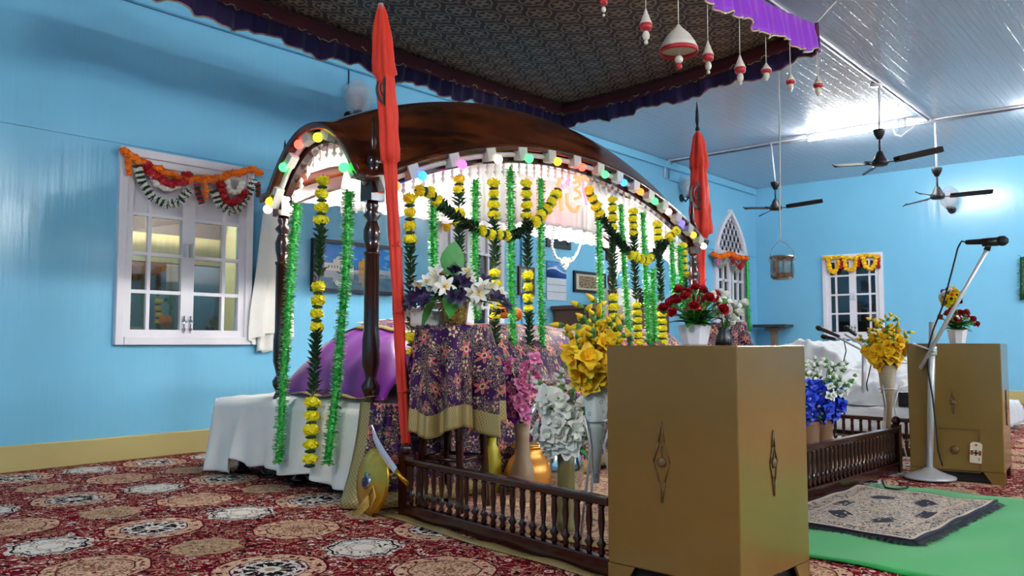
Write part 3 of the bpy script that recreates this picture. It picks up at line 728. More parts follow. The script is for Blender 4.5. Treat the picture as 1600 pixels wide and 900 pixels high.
# near short end: three hanging outside the bed end
tinsel('long green tinsel garland down the rear post at near end of bed', [ep(464, 318, PY0 - .06), ep(455, 420, PY0 - .1), ep(445, 560, PY0 - .14), ep(435, 722, PY0 - .2)], .04, group=None)
tinsel('long green tinsel garland slanting down the white sheet nearest the front post', [ep(545, 300), ep(541, 420, PY0 - .1), ep(525, 610, PY0 - .14), ep(511, 725, PY0 - .22)], .04, group=None)
flower_garland('yellow flower and dark leaf garland down the middle of near bed end', [ep(505, 272), ep(502, 330), ep(498, 450, PY0 - .1), ep(490, 600, PY0 - .14), ep(484, 728, PY0 - .22)], [('f', 4), ('l', .34), ('f', 4), ('l', .38), ('f', 5)], pitch=.085, sc=1.05)
# glowing numeral-and-letter sign under the front arch
t_ = thing('neon_sign', tuple(fp(890, 310, FX + .03)), 'glowing pink and orange symbol sign under the centre of the front arch', 'neon sign')
SX = FX + .03
def sg(pts, r, mat, name='neon_tube'):
    P_ = [fp(*p, SX) for p in pts]; f, L = path_fn(P_)
    part(name, MB().tube([f(L * i / 24) for i in range(25)], r, 8), mat, t_)
M_neo, M_nep = glow('orange_neon', (1, .09, .04, 1), 1.0), glow('pink_neon', (1, .07, .13, 1), 1.0)
sg([(874, 279), (872, 290), (875, 304), (876, 322), (877, 330)], .018, M_neo)
sg([(873, 283), (878, 294)], .016, M_nep)
sg([(886, 274), (888, 280), (884, 285), (889, 290), (887, 276)], .008, M_nep)
sg([(886, 302), (886, 318), (892, 328), (900, 330), (904, 322)], .016, M_neo)
sg([(896, 286), (905, 282), (906, 290), (897, 296), (906, 300), (907, 308), (898, 311)], .011, M_neo)
sg([(898, 276), (910, 278), (918, 281)], .018, M_neo)
sg([(911, 282), (912, 300), (916, 320)], .008, M_nep)
# crystal bead ornament hanging behind the front
t_ = thing('bead_pendant', tuple(fp(880, 410, -4.3)), 'clear crystal bead swag with heart shape in front of the calendar', 'bead ornament')
M_cry = plain('clear_beads', rgb(226, 228, 232), .12, .4)
b = MB()
for pts, nb in (([(866, 355), (862, 385), (868, 402), (880, 410)], 16), ([(908, 378), (902, 395), (894, 408), (884, 412)], 14)):
    f, L = path_fn([fp(*p, -4.3) for p in pts])
    for i in range(nb): b.ball(f(L * i / (nb - 1)), .014, 6, 4)
part('bead_strand', b, M_cry, t_)
b = MB().ball(fp(883, 411, -4.3), .045, 10, 8, sc=(.5, 1.1, 1.2))
for i in range(60):
    a = rng.uniform(0, 1); h_ = rng.uniform(0, 1); w = (1 - h_) * 12
    b.ball(fp(883 + (a - .5) * 2 * w, 403 + h_ * 19, -4.3 + rng.uniform(-.01, .01)), .011, 6, 4)
part('bead_heart', b, M_cry, t_)
# ---------------------------------------------------------------- big cloth canopy over everything
CX0, CX1, CY0, CY1 = -4.96, -2.42, 2.1, 6.5
def canopy_mat():
    t = MT('dark_brown_patterned_cloth'); co = t.coord('UV'); x, y, z = t.xyz(co)
    gx = x / .2; gy = y / .2
    row = gy.op('FLOOR'); sh = (row * .5).fract()
    dx = (gx + sh).fract() - .5; dy = gy.fract() - .5
    r = hyp(dx, dy); a = dy.op('ARCTAN2', dx); fl = r - ((a * 6).cos() * .08 + .27)
    n = t.noise(co, 60, 2)
    base = t.mix(n, rgb(34, 22, 22), rgb(46, 30, 30)); mo = t.mix(n, rgb(122, 108, 94), rgb(156, 136, 116))
    c = t.mix(fl.lt(0), base, mo); c = t.mix(r.lt(.09), c, rgb(60, 42, 38)); c = t.mix(r.band(.40, .47), c, mo)
    dot = (dx.abs() - .5).abs() + (dy.abs() - .5).abs()
    c = t.mix(dot.lt(.12), c, mo)
    t.col(c); t.set(Roughness=.6); return t.m
def cz(x, y):
    """height of the cloth: corners tied high, edges and middle sag"""
    a = (x - CX0) / (CX1 - CX0); b = (y - CY0) / (CY1 - CY0)
    e = lerp(3.29, 3.44, a); sag = .13 * (4 * b * (1 - b)) * lerp(.3, 1.35, a) + .05 * 4 * a * (1 - a)
    return e - sag
cn = thing('cloth_canopy', ((CX0 + CX1) / 2, (CY0 + CY1) / 2, 2.95), 'big dark brown cloth canopy with frilled purple edge hung from the ceiling', 'fabric canopy')
part('canopy_cloth', MB().grid(lambda u, v: (lerp(CX0, CX1, u), lerp(CY0, CY1, v), cz(lerp(CX0, CX1, u), lerp(CY0, CY1, v))), 24, 40, lambda u, v: (u * (CX1 - CX0), v * (CY1 - CY0))), canopy_mat(), cn, solid=.006)
M_valshade = cloth('dark_navy_shade', rgb(44, 18, 80), .7)  # navy stands in for shade inside the valance; the cloth itself is purple
def edge(side):
    if side == 'left': return lambda u: (CX0, lerp(CY0 - .03, CY1 + .04, u)), (-1, 0), CY1 - CY0
    if side == 'right': return lambda u: (CX1, lerp(CY0, CY1, u)), (1, 0), CY1 - CY0
    if side == 'far': return lambda u: (lerp(CX0 - .04, CX1 + .04, u), CY1), (0, 1), CX1 - CX0
    return lambda u: (lerp(CX0, CX1, u), CY0), (0, -1), CX1 - CX0
for side in ('left', 'far', 'right', 'near'):
    f, nn, L = edge(side); sd = {'left': 1, 'far': 2, 'right': 3, 'near': 4}[side]
    if side != 'right':
        part('maroon_band', MB().grid(lambda u, v: (f(u)[0] - nn[0] * .012, f(u)[1] - nn[1] * .012, cz(*f(u)) - .0 - v * .12), 60, 3), M_maroon, cn, solid=.003)
    def vp(u, v, dz=0., top=0.):
        x, y = f(u); s = u * L
        w = (.016 * sin(s * 46 + sd) + .012 * sin(s * 21 + 2 * sd)) * min(1, v * 1.2 + .25)
        d = .25 + .022 * sin(s * 9 + sd) + .012 * sin(s * 26)
        return (x + nn[0] * (.015 + w + .03 * v), y + nn[1] * (.015 + w + .03 * v), cz(x, y) + .02 - v * d)
    if side in ('left', 'far'): part('valance_shade', MB().grid(lambda u, v: tuple(Vector(vp(u, v * .97)) - Vector((nn[0], nn[1], 0)) * .014), int(L * 70), 7), M_valshade, cn)  # dark sheet inside the purple cloth, its unlit side put into colour
    va = part('valance', MB().grid(vp, int(L * 70), 7), M_purple, cn, solid=.003)
    for nm, vv, rr in (('lace_trim', 1.0, .007), ('lace_trim', .5, .0045)):
        if vv < 1 and side == 'right': continue
        off = 0 if vv == 1 else -1
        def tp(i, n):
            p = Vector(vp(i / n, vv)); 
            return p + Vector((nn[0], nn[1], 0)) * (-.035 if off else 0) + Vector((0, 0, .012 * sin(i * 1.9) * (1 if off else .4)))
        n = int(L * 40); part(nm, MB().tube([tp(i, n) for i in range(n + 1)], rr, 5), M_trim, va)
for x, y in ((CX0, CY1), (CX1, CY1), (CX0, CY0), (CX1, CY0)):
    part('tie_cord', MB().tube([(x, y, cz(x, y)), (x + (.1 if x > -4 else -.1), y + (.25 if y > 4 else -.2), ZC)], .005, 5), M_cord, cn)
# drops hanging along the lit front edge
M_bead, M_redb = plain('white_bead_dome', rgb(220, 212, 200), .4), plain('red_bead_fringe', rgb(186, 40, 52), .3)
og = 'beaded drops along the canopy edge'
def drop(px, py0, py1, w, label, big=False):
    top = gpx(px, py0, 0, CX1 + .03); bot = gpx(px, py1, 0, CX1 + .03); zt = cz(CX1, top.y) - .22
    k = (top.z - bot.z); x, y = top.x, top.y
    t_ = thing('hanging_drop', (x, y, bot.z), label, 'hanging ornament', og)
    W = w / FOC * (top - Vector((0, 0, EYE))).length / 2
    part('cord', MB().tube([(x, y, max(zt, top.z + .05)), (x, y, top.z)], .003, 5), M_cord, t_)
    if big:
        part('dome', MB().lathe([(.006, 0), (.02, -.02), (W * .6, -k * .25), (W * .85, -k * .42), (W, -k * .55), (W * .94, -k * .56), (W * .3, -k * .4), (.005, -k * .36)], (x, y, top.z), 20), M_bead, t_)
        part('fringe', MB().lathe([(W * .98, -k * .54), (W * 1.02, -k * .59), (W * 1.0, -k * .66), (W * .94, -k * .6)], (x, y, top.z), 20, caps=False), M_redb, t_)
        part('clapper', MB().tube([(x, y, top.z - k * .36), (x, y, top.z - k * .7)], .008, 6).ball((x, y, top.z - k * .78), W * .22, 10, 6), M_bead, t_)
        part('bead', MB().ball((x, y, bot.z + .02), .02, 8, 6), M_redb, t_)
    else:
        part('dome', MB().lathe([(.004, 0), (.012, -k * .12), (W * .7, -k * .3), (W, -k * .42), (W * .3, -k * .42)], (x, y, top.z), 12), M_bead, t_)
        part('fringe', MB().lathe([(W * .92, -k * .42), (W * .95, -k * .5), (W * .85, -k * .58), (W * .4, -k * .6)], (x, y, top.z), 12), M_redb, t_)
        part('bead_tassel', MB().ball((x, y, top.z - k * .74), W * .6, 8, 6, sc=(1, 1, 1.3)).ball((x, y, top.z - k * .93), W * .34, 8, 6), M_bead, t_)
for a in ((943, -20, 27, 12, 'leftmost beaded drop at the top of the photo, cut by its edge'), (1009, 14, 70, 19, 'small beaded drop just left of the big dome drop'),
          (1106, 64, 116, 17, 'small beaded drop just right of the big dome drop'), (1156, 86, 133, 17, 'beaded drop with large round white bead, second right of the dome'),
          (1197, 98, 125, 16, 'short beaded drop without tassel, left of the steel pot cord'), (1235, 114, 143, 14, 'short beaded drop just right of the steel pot cord'),
          (1278, 119, 149, 14, 'rightmost beaded drop below the canopy corner')): drop(*a)
drop(1060, 38, 108, 56, 'big white dome drop with red bead fringe', True)
# ---------------------------------------------------------------- flags
def khanda(M, s, mat, parent, th=.004):
    b = MB()
    b.prism([(0, 1), (.1, .8), (.07, -.75), (0, -1), (-.07, -.75), (-.1, .8)], M @ Matrix.Scale(s, 4), th / s)
    for q in range(20):
        a0, a1 = 2 * pi * q / 20, 2 * pi * (q + 1) / 20
        b.prism([(cos(a0) * .48, .1 + sin(a0) * .48), (cos(a1) * .48, .1 + sin(a1) * .48), (cos(a1) * .38, .1 + sin(a1) * .38), (cos(a0) * .38, .1 + sin(a0) * .38)], M @ Matrix.Scale(s, 4), th / s)
    for sg_ in (-1, 1):
        for q in range(12):
            t0, t1 = q / 12, (q + 1) / 12
            def pt(t, w): 
                a = -pi * .5 + t * pi * .78; r = .8 + w * .14 * sin(pi * min(1, t * .9 + .1))
                return (sg_ * r * cos(a) * .98, -.05 + r * sin(a))
            p = [pt(t0, 1), pt(t1, 1), pt(t1, -1), pt(t0, -1)]
            b.prism(p if sg_ > 0 else p[::-1], M @ Matrix.Scale(s, 4), th / s)
    return part('emblem', b, mat, parent)
def flag(base, top, prof, label, emz, ems, emo=.062):
    base = Vector(base); top = Vector(top); d = (top - base); L = d.length; d.normalize()
    t_ = thing('tall_flag', base, label, 'flag', 'tall red flags by the canopy')
    q = aim(d).to_matrix().to_4x4(); M = Matrix.Translation(base) @ q
    part('pole', MB().tube([base, top + d * .03], .017, 8), M_alu, t_)
    part('spear_tip', MB().lathe([(.018, 0), (.024, .02), (.012, .05), (.02, .1), (.014, .2), (.001, .3)], n=10, mat=Matrix.Translation(top) @ q), M_iron, t_)
    m = MB(); pr = [(r, z * L) for r, z in prof]; fine = []
    for (r0, z0), (r1, z1) in zip(pr, pr[1:]):
        k = max(1, int((z1 - z0) / .05)); fine += [(lerp(r0, r1, i / k), lerp(z0, z1, i / k)) for i in range(k)]
    fine.append(pr[-1])
    m.lathe(fine, n=40, mat=M, wob=lambda a, z: .16 * sin(5 * a + z * 2) + .1 * sin(8 * a - z * 5) + .06 * sin(z * 31 + 3 * a))
    part('cloth', m, M_red, t_)
    for zz in (.22, .37, .5): part('tie', MB().lathe([(.03, 0), (.036, .006), (.03, .012)], n=12, mat=M @ Matrix.Translation((0, 0, zz * L))).tube([M @ Vector((.03, -.01, zz * L)), M @ Vector((.07, -.03, zz * L + .02))], .004, 5), M_red, t_)
    c = M @ Vector((0, 0, emz * L)); to = (Vector((0, 0, EYE)) - c); to.z = 0; to.normalize()
    sd = Vector((-to.y, to.x, 0)); R_ = Matrix((( sd.x, 0, to.x, 0), (sd.y, 0, to.y, 0), (0, 1, 0, 0), (0, 0, 0, 1)))
    # emblem printed on the folded cloth: wraps a little round it
    khanda(Matrix.Translation(c + to * emo + sd * -.008) @ R_ @ Matrix.Rotation(.9, 4, 'Y'), ems, M_black, t_)
    return t_
flag((-3.335, 3.02, 0), gpx(595, 6, 1, 3.02), [(.02, .0), (.026, .2), (.029, .45), (.031, .6), (.034, .66), (.036, .67), (.05, .672), (.048, .72), (.05, .78), (.046, .84), (.044, .846), (.062, .85), (.056, .9), (.042, .95), (.03, .975), (.012, 1.0)],
     'tall red flag on cloth-wrapped pole at the near end of canopy, left of draped table', .81, .085)
flag((-3.80, 7.2, 0), gpx(1090, 205, 1, 7.2), [(.02, .0), (.03, .2), (.034, .45), (.036, .55), (.045, .63), (.07, .655), (.1, .66), (.094, .72), (.085, .8), (.07, .87), (.074, .875), (.085, .88), (.07, .93), (.045, .98), (.015, 1.0)],
     'tall red flag at the far end of canopy, beside the arched window', .78, .15, .112)
# ---------------------------------------------------------------- draped tables
def table(cx, cy, zt, label, clabel, rot):
    t_ = thing('stool_table', (cx, cy, 0), label, 'table', 'small tables at both ends of the bed')
    part('table_top', MB().lathe([(.17, 0), (.18, .008), (.18, .022), (.17, .03)], (cx, cy, zt - .03), 28), M_wood, t_)
    for k in range(4):
        a = rot + k * pi / 2; p0 = (cx + .19 * cos(a), cy + .19 * sin(a), .0); p1 = (cx + .13 * cos(a), cy + .13 * sin(a), zt - .03)
        part('leg', MB().tube([p0, p1], [.02, .024], 8), M_wood, t_)
    for zz in (.28, .62):
        rr = lerp(.19, .13, zz / zt)
        for k in range(4):
            a = rot + k * pi / 2; b_ = a + pi / 2
            part('stretcher', MB().tube([(cx + rr * cos(a), cy + rr * sin(a), zz), (cx + rr * cos(b_), cy + rr * sin(b_), zz)], .012, 6), M_wood, t_)
    R0, HALF = .185, .73
    def pt(u, v):
        X = (u * 2 - 1) * HALF; Y = (v * 2 - 1) * HALF; r = hypot(X, Y); a = atan2(Y, X)
        if r <= R0: q = r; z = zt + .006
        else:
            cn_ = (r / max(abs(X), abs(Y)) - 1) / .414; e = (r - R0) * lerp(1, .72, cn_); drop_ = e * .95
            fold = (.042 * sin(a * 7 + 1) + .026 * sin(a * 13 + .4) + .008 * sin(a * 29)) * min(1, e / .25)
            q = R0 + .02 + fold + .05 * e; z = zt - drop_ + .02 * (1 - min(1, e * 9))
        A = a + rot; return (cx + q * cos(A), cy + q * sin(A), max(.015, z))
    bd = .085
    m = MB().grid(pt, 84, 84, lambda u, v: (u * 2 * HALF, v * 2 * HALF), mfn=lambda u, v: 1 if min(u, v, 1 - u, 1 - v) < bd else 0)
    solo('tablecloth', m, [M_broc, M_goldcloth], clabel, 'tablecloth', 'purple brocade tablecloths', solid=.004)
table(-3.215, 3.225, .98, 'dark wooden stool table under brocade cloth, by the near railing', 'purple brocade cloth with gold border on table under the lilies', radians(56))
table(-3.90, 7.88, 1.09, 'far stool table under brocade cloth, behind the red rose pot', 'purple brocade cloth on far table by the arched window', radians(45))
# ---------------------------------------------------------------- flowers
def petal(m, l, w, curl, tilt, az, mi=0, z0=0, ruffle=0., n=4):
    """one petal rising from the origin: tilt 0 = up the axis, pi/2 = flat"""
    vs = []; ca, sa = cos(az), sin(az)
    for j in range(n + 1):
        k = j / n; t_ = tilt + curl * k * k; r = l * k * sin(lerp(tilt * .6, t_, .7)); z = z0 + l * k * cos(lerp(tilt * .6, t_, .7))
        ww = w * (sin(pi * min(1, k * .86 + .09)) ** .8)
        for s_ in (-1, 0, 1):
            rr = r + (-.16 * w * abs(s_)) * cos(t_) ; zz = z + (.18 * w * abs(s_)) + ruffle * w * sin(k * 9 + s_ * 2 + az * 3) * k
            vs.append((rr * ca - s_ * ww * sa, rr * sa + s_ * ww * ca, zz))
    fs = [(j * 3 + i, j * 3 + i + 1, j * 3 + i + 4, j * 3 + i + 3) for j in range(n) for i in range(2)]
    m.add(vs, fs, mi, True)
def lily(l=.06, k=6):
    m = MB()
    for i in range(k): petal(m, l, l * .26, .5, .85 + .1 * (i % 2), i * 2 * pi / k, 0, 0)
    for i in range(5):
        a = i * 2 * pi / 5; m.tube([(0, 0, 0), (.012 * cos(a), .012 * sin(a), l * .45)], .0018, 4, 1); m.ball((.012 * cos(a), .012 * sin(a), l * .47), .004, 5, 4, 1)
    return m
def glad(l=.047):
    m = MB()
    for i in range(3): petal(m, l * .9, l * .42, .2, .45, i * 2.1, 0, 0, .18)
    for i in range(4): petal(m, l, l * .46, .7, .85, i * 1.57 + .5, 0, 0, .22)
    m.tube([(0, 0, -.012), (0, 0, .014)], .008, 5, 1)
    return m
def rose(l=.036):
    m = MB()
    for ring, (k, t_, c) in enumerate(((3, .12, -.1), (4, .35, -.05), (5, .62, .15), (6, .95, .4))):
        for i in range(k): petal(m, l * (1 - .05 * ring), l * .55, c, t_, i * 2 * pi / k + ring * .7)
    m.lathe([(.004, -.012), (.014, -.002), (.01, .004)], n=6, m=1)
    return m
def bud(l=.045):
    m = MB(); m.lathe([(.003, 0), (.012, l * .3), (.011, l * .6), (.002, l)], n=7); m.lathe([(.004, -.01), (.0125, l * .1), (.013, l * .3), (.012, l * .32)], n=7, m=1)
    return m
ME = {}
def fm(kind, mat, mat2=None, **k):
    key = (kind, mat.name, mat2.name if mat2 else '', tuple(k.items()))
    if key not in ME: ME[key] = {'lily': lily, 'glad': glad, 'rose': rose, 'bud': bud}[kind](**k).mesh('bud' if kind == 'bud' else 'blossom', [mat, mat2 or M_stem])
    return ME[key]
def big_leaf(m, p, d, l, w, droop=.4, mi=0, n=6):
    p = Vector(p); d = Vector(d).normalized(); sd = d.cross(Vector((0, 0, 1)))
    sd = sd.normalized() if sd.length > .01 else Vector((1, 0, 0)); nn = sd.cross(d); vs = []
    for j in range(n + 1):
        k = j / n; c = p + d * l * k - Vector((0, 0, 1)) * droop * l * k * k; ww = w * sin(pi * min(.99, k * .92 + .06)) ** .9
        vs += [c - sd * ww + nn * ww * .3, c, c + sd * ww + nn * ww * .3]
    m.add(vs, [(j * 3 + i, j * 3 + i + 1, j * 3 + i + 4, j * 3 + i + 3) for j in range(n) for i in range(2)], mi, True)
def bouquet(t_, mouth, spikes, leaves=6, leaf_l=.14, leaf_w=.022, rnd=None, stem_mat=None):
    """spikes: (tip point, list of (mesh, count, from k, to k, spread), ) each a stem with blossoms along it"""
    r_ = rnd or rng; st = MB(); mouth = Vector(mouth)
    for tip, items in spikes:
        tip = Vector(tip); mid = mouth.lerp(tip, .5) + Vector((0, 0, .02)); st.tube([mouth + Vector((0, 0, -.04)), mouth.lerp(mid, .5), mid, tip], .0035, 5, 0)
        ax = (tip - mouth).normalized()
        for me, cnt, k0, k1, spread in items:
            for i in range(cnt):
                k = lerp(k0, k1, (i + .5) / cnt) + r_.uniform(-.03, .03); c = mouth.lerp(tip, k) if k <= 1 else tip + ax * (k - 1) * (tip - mouth).length
                a = r_.uniform(0, 2 * pi); o = ax.orthogonal().normalized(); w = ax.cross(o); d = (o * cos(a) + w * sin(a))
                to = Vector((0, 0, EYE)) - c; to.normalize()
                d = (d + to * .55).normalized()
                inst('bud' if 'bud' in me.name else 'flower', me, t_, c + d * spread * .45, aim((d * (1 if spread > .005 else .1) + ax * .6), r_.uniform(0, 6)), r_.uniform(.85, 1.15))
    for i in range(leaves):
        a = r_.uniform(0, 2 * pi); big_leaf(st, mouth + Vector((0, 0, r_.uniform(0, .05))), (cos(a), sin(a), r_.uniform(.1, 1.0)), leaf_l * r_.uniform(.7, 1.2), leaf_w, r_.uniform(.1, .5), 0)
    part('leaves_and_stems', st, stem_mat or M_leaf, t_)
def ring_tips(c, n, rx, z0, z1, seed=0, towards=None):
    r_ = random.Random(seed); out = []
    for i in range(n):
        a = 2.399 * i + seed; q = sqrt((i + .5) / n) * rx
        out.append((c[0] + q * cos(a), c[1] + q * sin(a), c[2] + lerp(z1, z0, (q / rx) ** 2) * r_.uniform(.92, 1.05)))
    return out
# lilies on the near table
c = (-3.23, 3.245, .987)
t_ = thing('flower_arrangement', c, 'white lily and dark violet arrangement in gold sequin vase on draped table', 'flower arrangement')
def seq_mat():
    t = MT('gold_sequins'); v = t.voro(t.coord(), 160, out='Color'); x = t.xyz(v)[0]
    t.col(t.mix(x, rgb(96, 70, 34), rgb(232, 196, 116))); t.set(Metallic=.8, Roughness=.25); return t.m
part('vase', MB().lathe([(.055, 0), (.062, .01), (.07, .06), (.078, .12), (.085, .17), (.08, .172), (.07, .14)], c, 22), seq_mat(), t_)
ml, mv, mw = fm('lily', M_whitep, M_gyel), fm('lily', M_dkviolet, M_dkviolet, l=.055, k=7), fm('bud', M_whitep)
tips = ring_tips((c[0], c[1], c[2] + .12), 30, .31, -.02, .2, 3); random.Random(2).shuffle(tips)
bouquet(t_, (c[0], c[1], c[2] + .14), [(p, [((ml, mv)[i % 2], 2, .75, 1.02, .03)]) for i, p in enumerate(tips)], 34, .2, .034, stem_mat=M_leafd)
lf = MB(); dv = Vector((c[0], c[1], c[2] + .16))
big_leaf(lf, dv + Vector((.02, -.03, .1)), (.05, -.02, 1), .22, .075, .05); big_leaf(lf, dv + Vector((.05, -.06, .05)), (.4, -.5, -.6), .22, .05, .1); big_leaf(lf, dv + Vector((-.03, -.1, .02)), (-.1, -.5, -.9), .2, .045, .1); big_leaf(lf, dv + Vector((.1, .02, .06)), (1, .5, -.1), .2, .035, .4); big_leaf(lf, dv + Vector((.1, .05, .03)), (.8, .9, -.2), .22, .035, .4)
part('broad_leaf', lf, M_leaf, t_)
solo('cloth_stack', MB().box((-3.37, 3.17, 1.03), (.13, .16, .09)).grid(lambda u, v: (lerp(-3.44, -3.30, u), lerp(3.09, 3.25, v), 1.075 + .04 * u + .01 * sin(u * 9)), 8, 6), M_sheet, 'small white folded cloth standing left of the gold sequin vase', 'cloth', bevel=.02)
solo('orange_bundle', MB().ball((-3.93, 4.45, 1.14), .07, 14, 10, sc=(1.1, 1, 1)).ball((-3.86, 4.5, 1.1), .05, 12, 8), M_orange, 'round orange cloth bundle on the mound right of the lilies', 'bundle')
# floor vases behind the railing
M_tanv = plain('tan_ceramic', rgb(150, 122, 94), .45, vary=.1); M_olive = plain('olive_ceramic', rgb(122, 110, 66), .4, vary=.1)
def vase_at(px, y, name, prof, mat, label, cat='flower vase', n=22, z=0.):
    p = gpx(px, 600, 1, y); t_ = thing(name, (p.x, y, z), label, cat)
    part('vase', MB().lathe(prof, (p.x, y, z), n), mat, t_); return t_, p.x, prof[-1][1] + z
t_, x, zt = vase_at(816, 3.7, 'orchid_vase', [(.06, 0), (.065, .01), (.05, .04), (.075, .1), (.07, .16), (.045, .24), (.04, .34), (.05, .43), (.045, .43)], M_tanv, 'tan waisted vase of violet and pink orchids behind the railing')
go, gp_ = fm('glad', M_purp, M_whitep), fm('glad', M_pink, M_whitep)
y = 3.7
bouquet(t_, (x, y, zt), [((x - .15, y - .05, zt + .36), [(go, 10, .3, 1, .06)]), ((x - .08, y - .09, zt + .28), [(go, 11, .2, 1, .07)]), ((x - .05, y - .08, zt + .15), [(go, 9, .2, 1, .08)]),
     ((x + .0, y - .08, zt + .35), [(gp_, 12, .25, 1, .07)]), ((x + .1, y - .02, zt + .38), [(gp_, 11, .4, 1, .06)]), ((x + .03, y - .07, zt + .17), [(gp_, 10, .15, 1, .08)]), ((x - .16, y - .02, zt + .2), [(go, 7, .5, 1, .06)])], 6, .1)
t_, x, zt = vase_at(884, 3.18, 'gladiolus_vase', [(.05, 0), (.055, .01), (.045, .03), (.042, .2), (.04, .32), (.046, .38), (.04, .38)], M_olive, 'olive vase of white gladioli behind the railing')
y = 3.18; gw, bw = fm('glad', M_whitep, M_leaf, l=.058), fm('bud', M_whitep, l=.05)
bouquet(t_, (x, y, zt), [((x - .09, y - .04, zt + .3), [(gw, 5, .3, .9, .07), (bw, 4, .9, 1.1, .03)]), ((x + .0, y - .08, zt + .27), [(gw, 11, .2, 1, .08)]), ((x - .03, y - .1, zt + .12), [(gw, 9, .2, 1, .08)]), ((x + .05, y - .06, zt + .15), [(gw, 10, .2, 1, .09)]), ((x + .17, y + .02, zt + .3), [(gw, 4, .3, .75, .05), (bw, 5, .78, 1.1, .03)]),
     ((x + .13, y - .02, zt + .1), [(gw, 4, .3, 1, .07)]), ((x - .02, y, zt + .38), [(bw, 5, .75, 1.1, .04)]), ((x + .07, y, zt + .36), [(bw, 4, .75, 1.1, .03)])], 9, .19, .022)
M_cone = MT('printed_white_cone'); _t = M_cone; _v = E(_t.nt, _t.voro(_t.coord(), 30)); _t.col(_t.mix(_v.band(.18, .25), rgb(206, 216, 210), rgb(96, 112, 120))); _t.set(Roughness=.4); M_cone = _t.m
def cone_vase(cx, cy, zt, h, rtop, label, mat, seed, spread, hh, stand=True, k=7):
    t_ = thing('cone_vase', (cx, cy, 0), label, 'flower vase', 'cone vases of yellow gladioli on wire stands')
    part('vase', MB().lathe([(.012, zt - h), (rtop * .55, zt - h * .45), (rtop * .7, zt - h * .42), (rtop * .66, zt - h * .4), (rtop, zt), (rtop * .92, zt)], (cx, cy, 0), 22), mat, t_)
    for q in range(3):
        a = q * 2.094 + .4; sb_ = MB().tube([(cx + (rtop + .09) * cos(a) * .75, cy + (rtop + .09) * sin(a) * .75, .005), (cx + rtop * .55 * cos(a), cy + rtop * .55 * sin(a), zt - h * .62), (cx + (rtop + .012) * cos(a), cy + (rtop + .012) * sin(a), zt - h * .3)], .006, 6)
        part('stand_leg', sb_, M_alu, t_)
    part('stand_ring', MB().tube([(cx + (rtop * .8) * cos(i * pi / 8), cy + (rtop * .8) * sin(i * pi / 8), zt - h * .36) for i in range(17)], .006, 6), M_alu, t_)
    gy, by = fm('glad', M_gyel, M_orange, l=.062), fm('bud', M_gyel, M_stem, l=.055)
    sp = []
    for i, p in enumerate(ring_tips((cx, cy, zt), 11, spread, hh * .55, hh * 1.05, seed)):
        sp.append((p, [(gy, k, .15, .74, .07), (by, 6, .72, 1.18, .024)]))
    bouquet(t_, (cx, cy, zt - .02), sp, 8, .2, .02, random.Random(seed))
p = gpx(931, 600, 1, 2.98); cone_vase(p.x, 2.98, .712, .42, .062, 'white cone vase of golden gladioli beside the nearest yellow cabinet', M_cone, 2, .15, .3)
p = gpx(1386, 570, 1, 6.72); cone_vase(p.x, 6.72, .725, .5, .072, 'tan cone vase of golden gladioli left of the far yellow cabinet', plain('tan_print_cone', rgb(176, 164, 140), .4, vary=.2, scale=60), 5, .17, .32)
# blue flowers in terracotta pots behind the front railing
for i, (px, yy, lab) in enumerate(((1281, 5.05, 'brown pot of blue and white flowers beside the front railing, nearer one'), (1302, 5.32, 'brown pot of blue and white flowers beside the front railing, farther one'))):
    q = gpx(px, 640, 1, yy); x = q.x - .08
    t_ = thing('flower_pot', (x, yy, 0), lab, 'flower pot', 'pots of blue flowers')
    part('pot', MB().lathe([(.05, 0), (.06, .2), (.075, .4), (.08, .42), (.07, .42), (.065, .36)], (x, yy, 0), 20), plain('brown_pot', rgb(124, 86, 60), .6) if i == 0 else bpy.data.materials['brown_pot'], t_)
    bl, wl, wb = fm('glad', M_bluep, M_whitep, l=.055), fm('bud', M_whitep, M_stem, l=.04), fm('glad', M_whitep, M_stem, l=.036)
    sp = [((x + dx, yy + dy, .42 + h), [(bl, 8, .3, 1, .06)]) for dx, dy, h in ((-.1, -.08, .14), (.05, -.1, .16), (.0, -.05, .23), (.11, .0, .1), (-.05, -.13, .06), (.09, .06, .2))]
    sp += [((x + dx, yy + dy, .42 + h), [(wb, 4, .5, .85, .04), (wl, 5, .8, 1.1, .03)]) for dx, dy, h in ((-.12, .05, .3), (.02, .1, .34), (.13, .12, .32), (-.02, .0, .32), (.17, .06, .25))]
    bouquet(t_, (x, yy, .4), sp, 8, .13, .02, random.Random(i + 4))
# things on the floor inside the enclosure
t_ = thing('brass_pot', (-3.30, 3.95, 0), 'round brass pot on floor behind the near railing, under the table', 'pot')
part('body', MB().lathe([(.08, 0), (.13, .05), (.15, .13), (.12, .2), (.08, .24), (.1, .28), (.085, .28), (.07, .24)], (-3.2, 3.85, 0), 22), plain('orange_brass', rgb(216, 144, 60), .35, .5), t_)
part('rim', MB().lathe([(.1, .27), (.11, .28), (.1, .29)], (-3.2, 3.85, 0), 22), M_gold, t_)
t_ = thing('yellow_bottle', (-3.38, 3.72, 0), 'yellow bottle with green cap on floor behind the near railing', 'bottle')
part('body', MB().lathe([(.05, 0), (.055, .01), (.055, .22), (.025, .29), (.025, .33)], (-3.38, 3.72, 0), 16), plain('yellow_bottle_plastic', rgb(222, 212, 60), .35), t_)
part('cap', MB().lathe([(.028, .33), (.028, .37), (.02, .375)], (-3.38, 3.72, 0), 12), M_leaf, t_)
t_ = thing('steel_pot', (-3.2, 4.2, 0), 'polished steel pot on floor between draped table and orchid vase', 'pot')
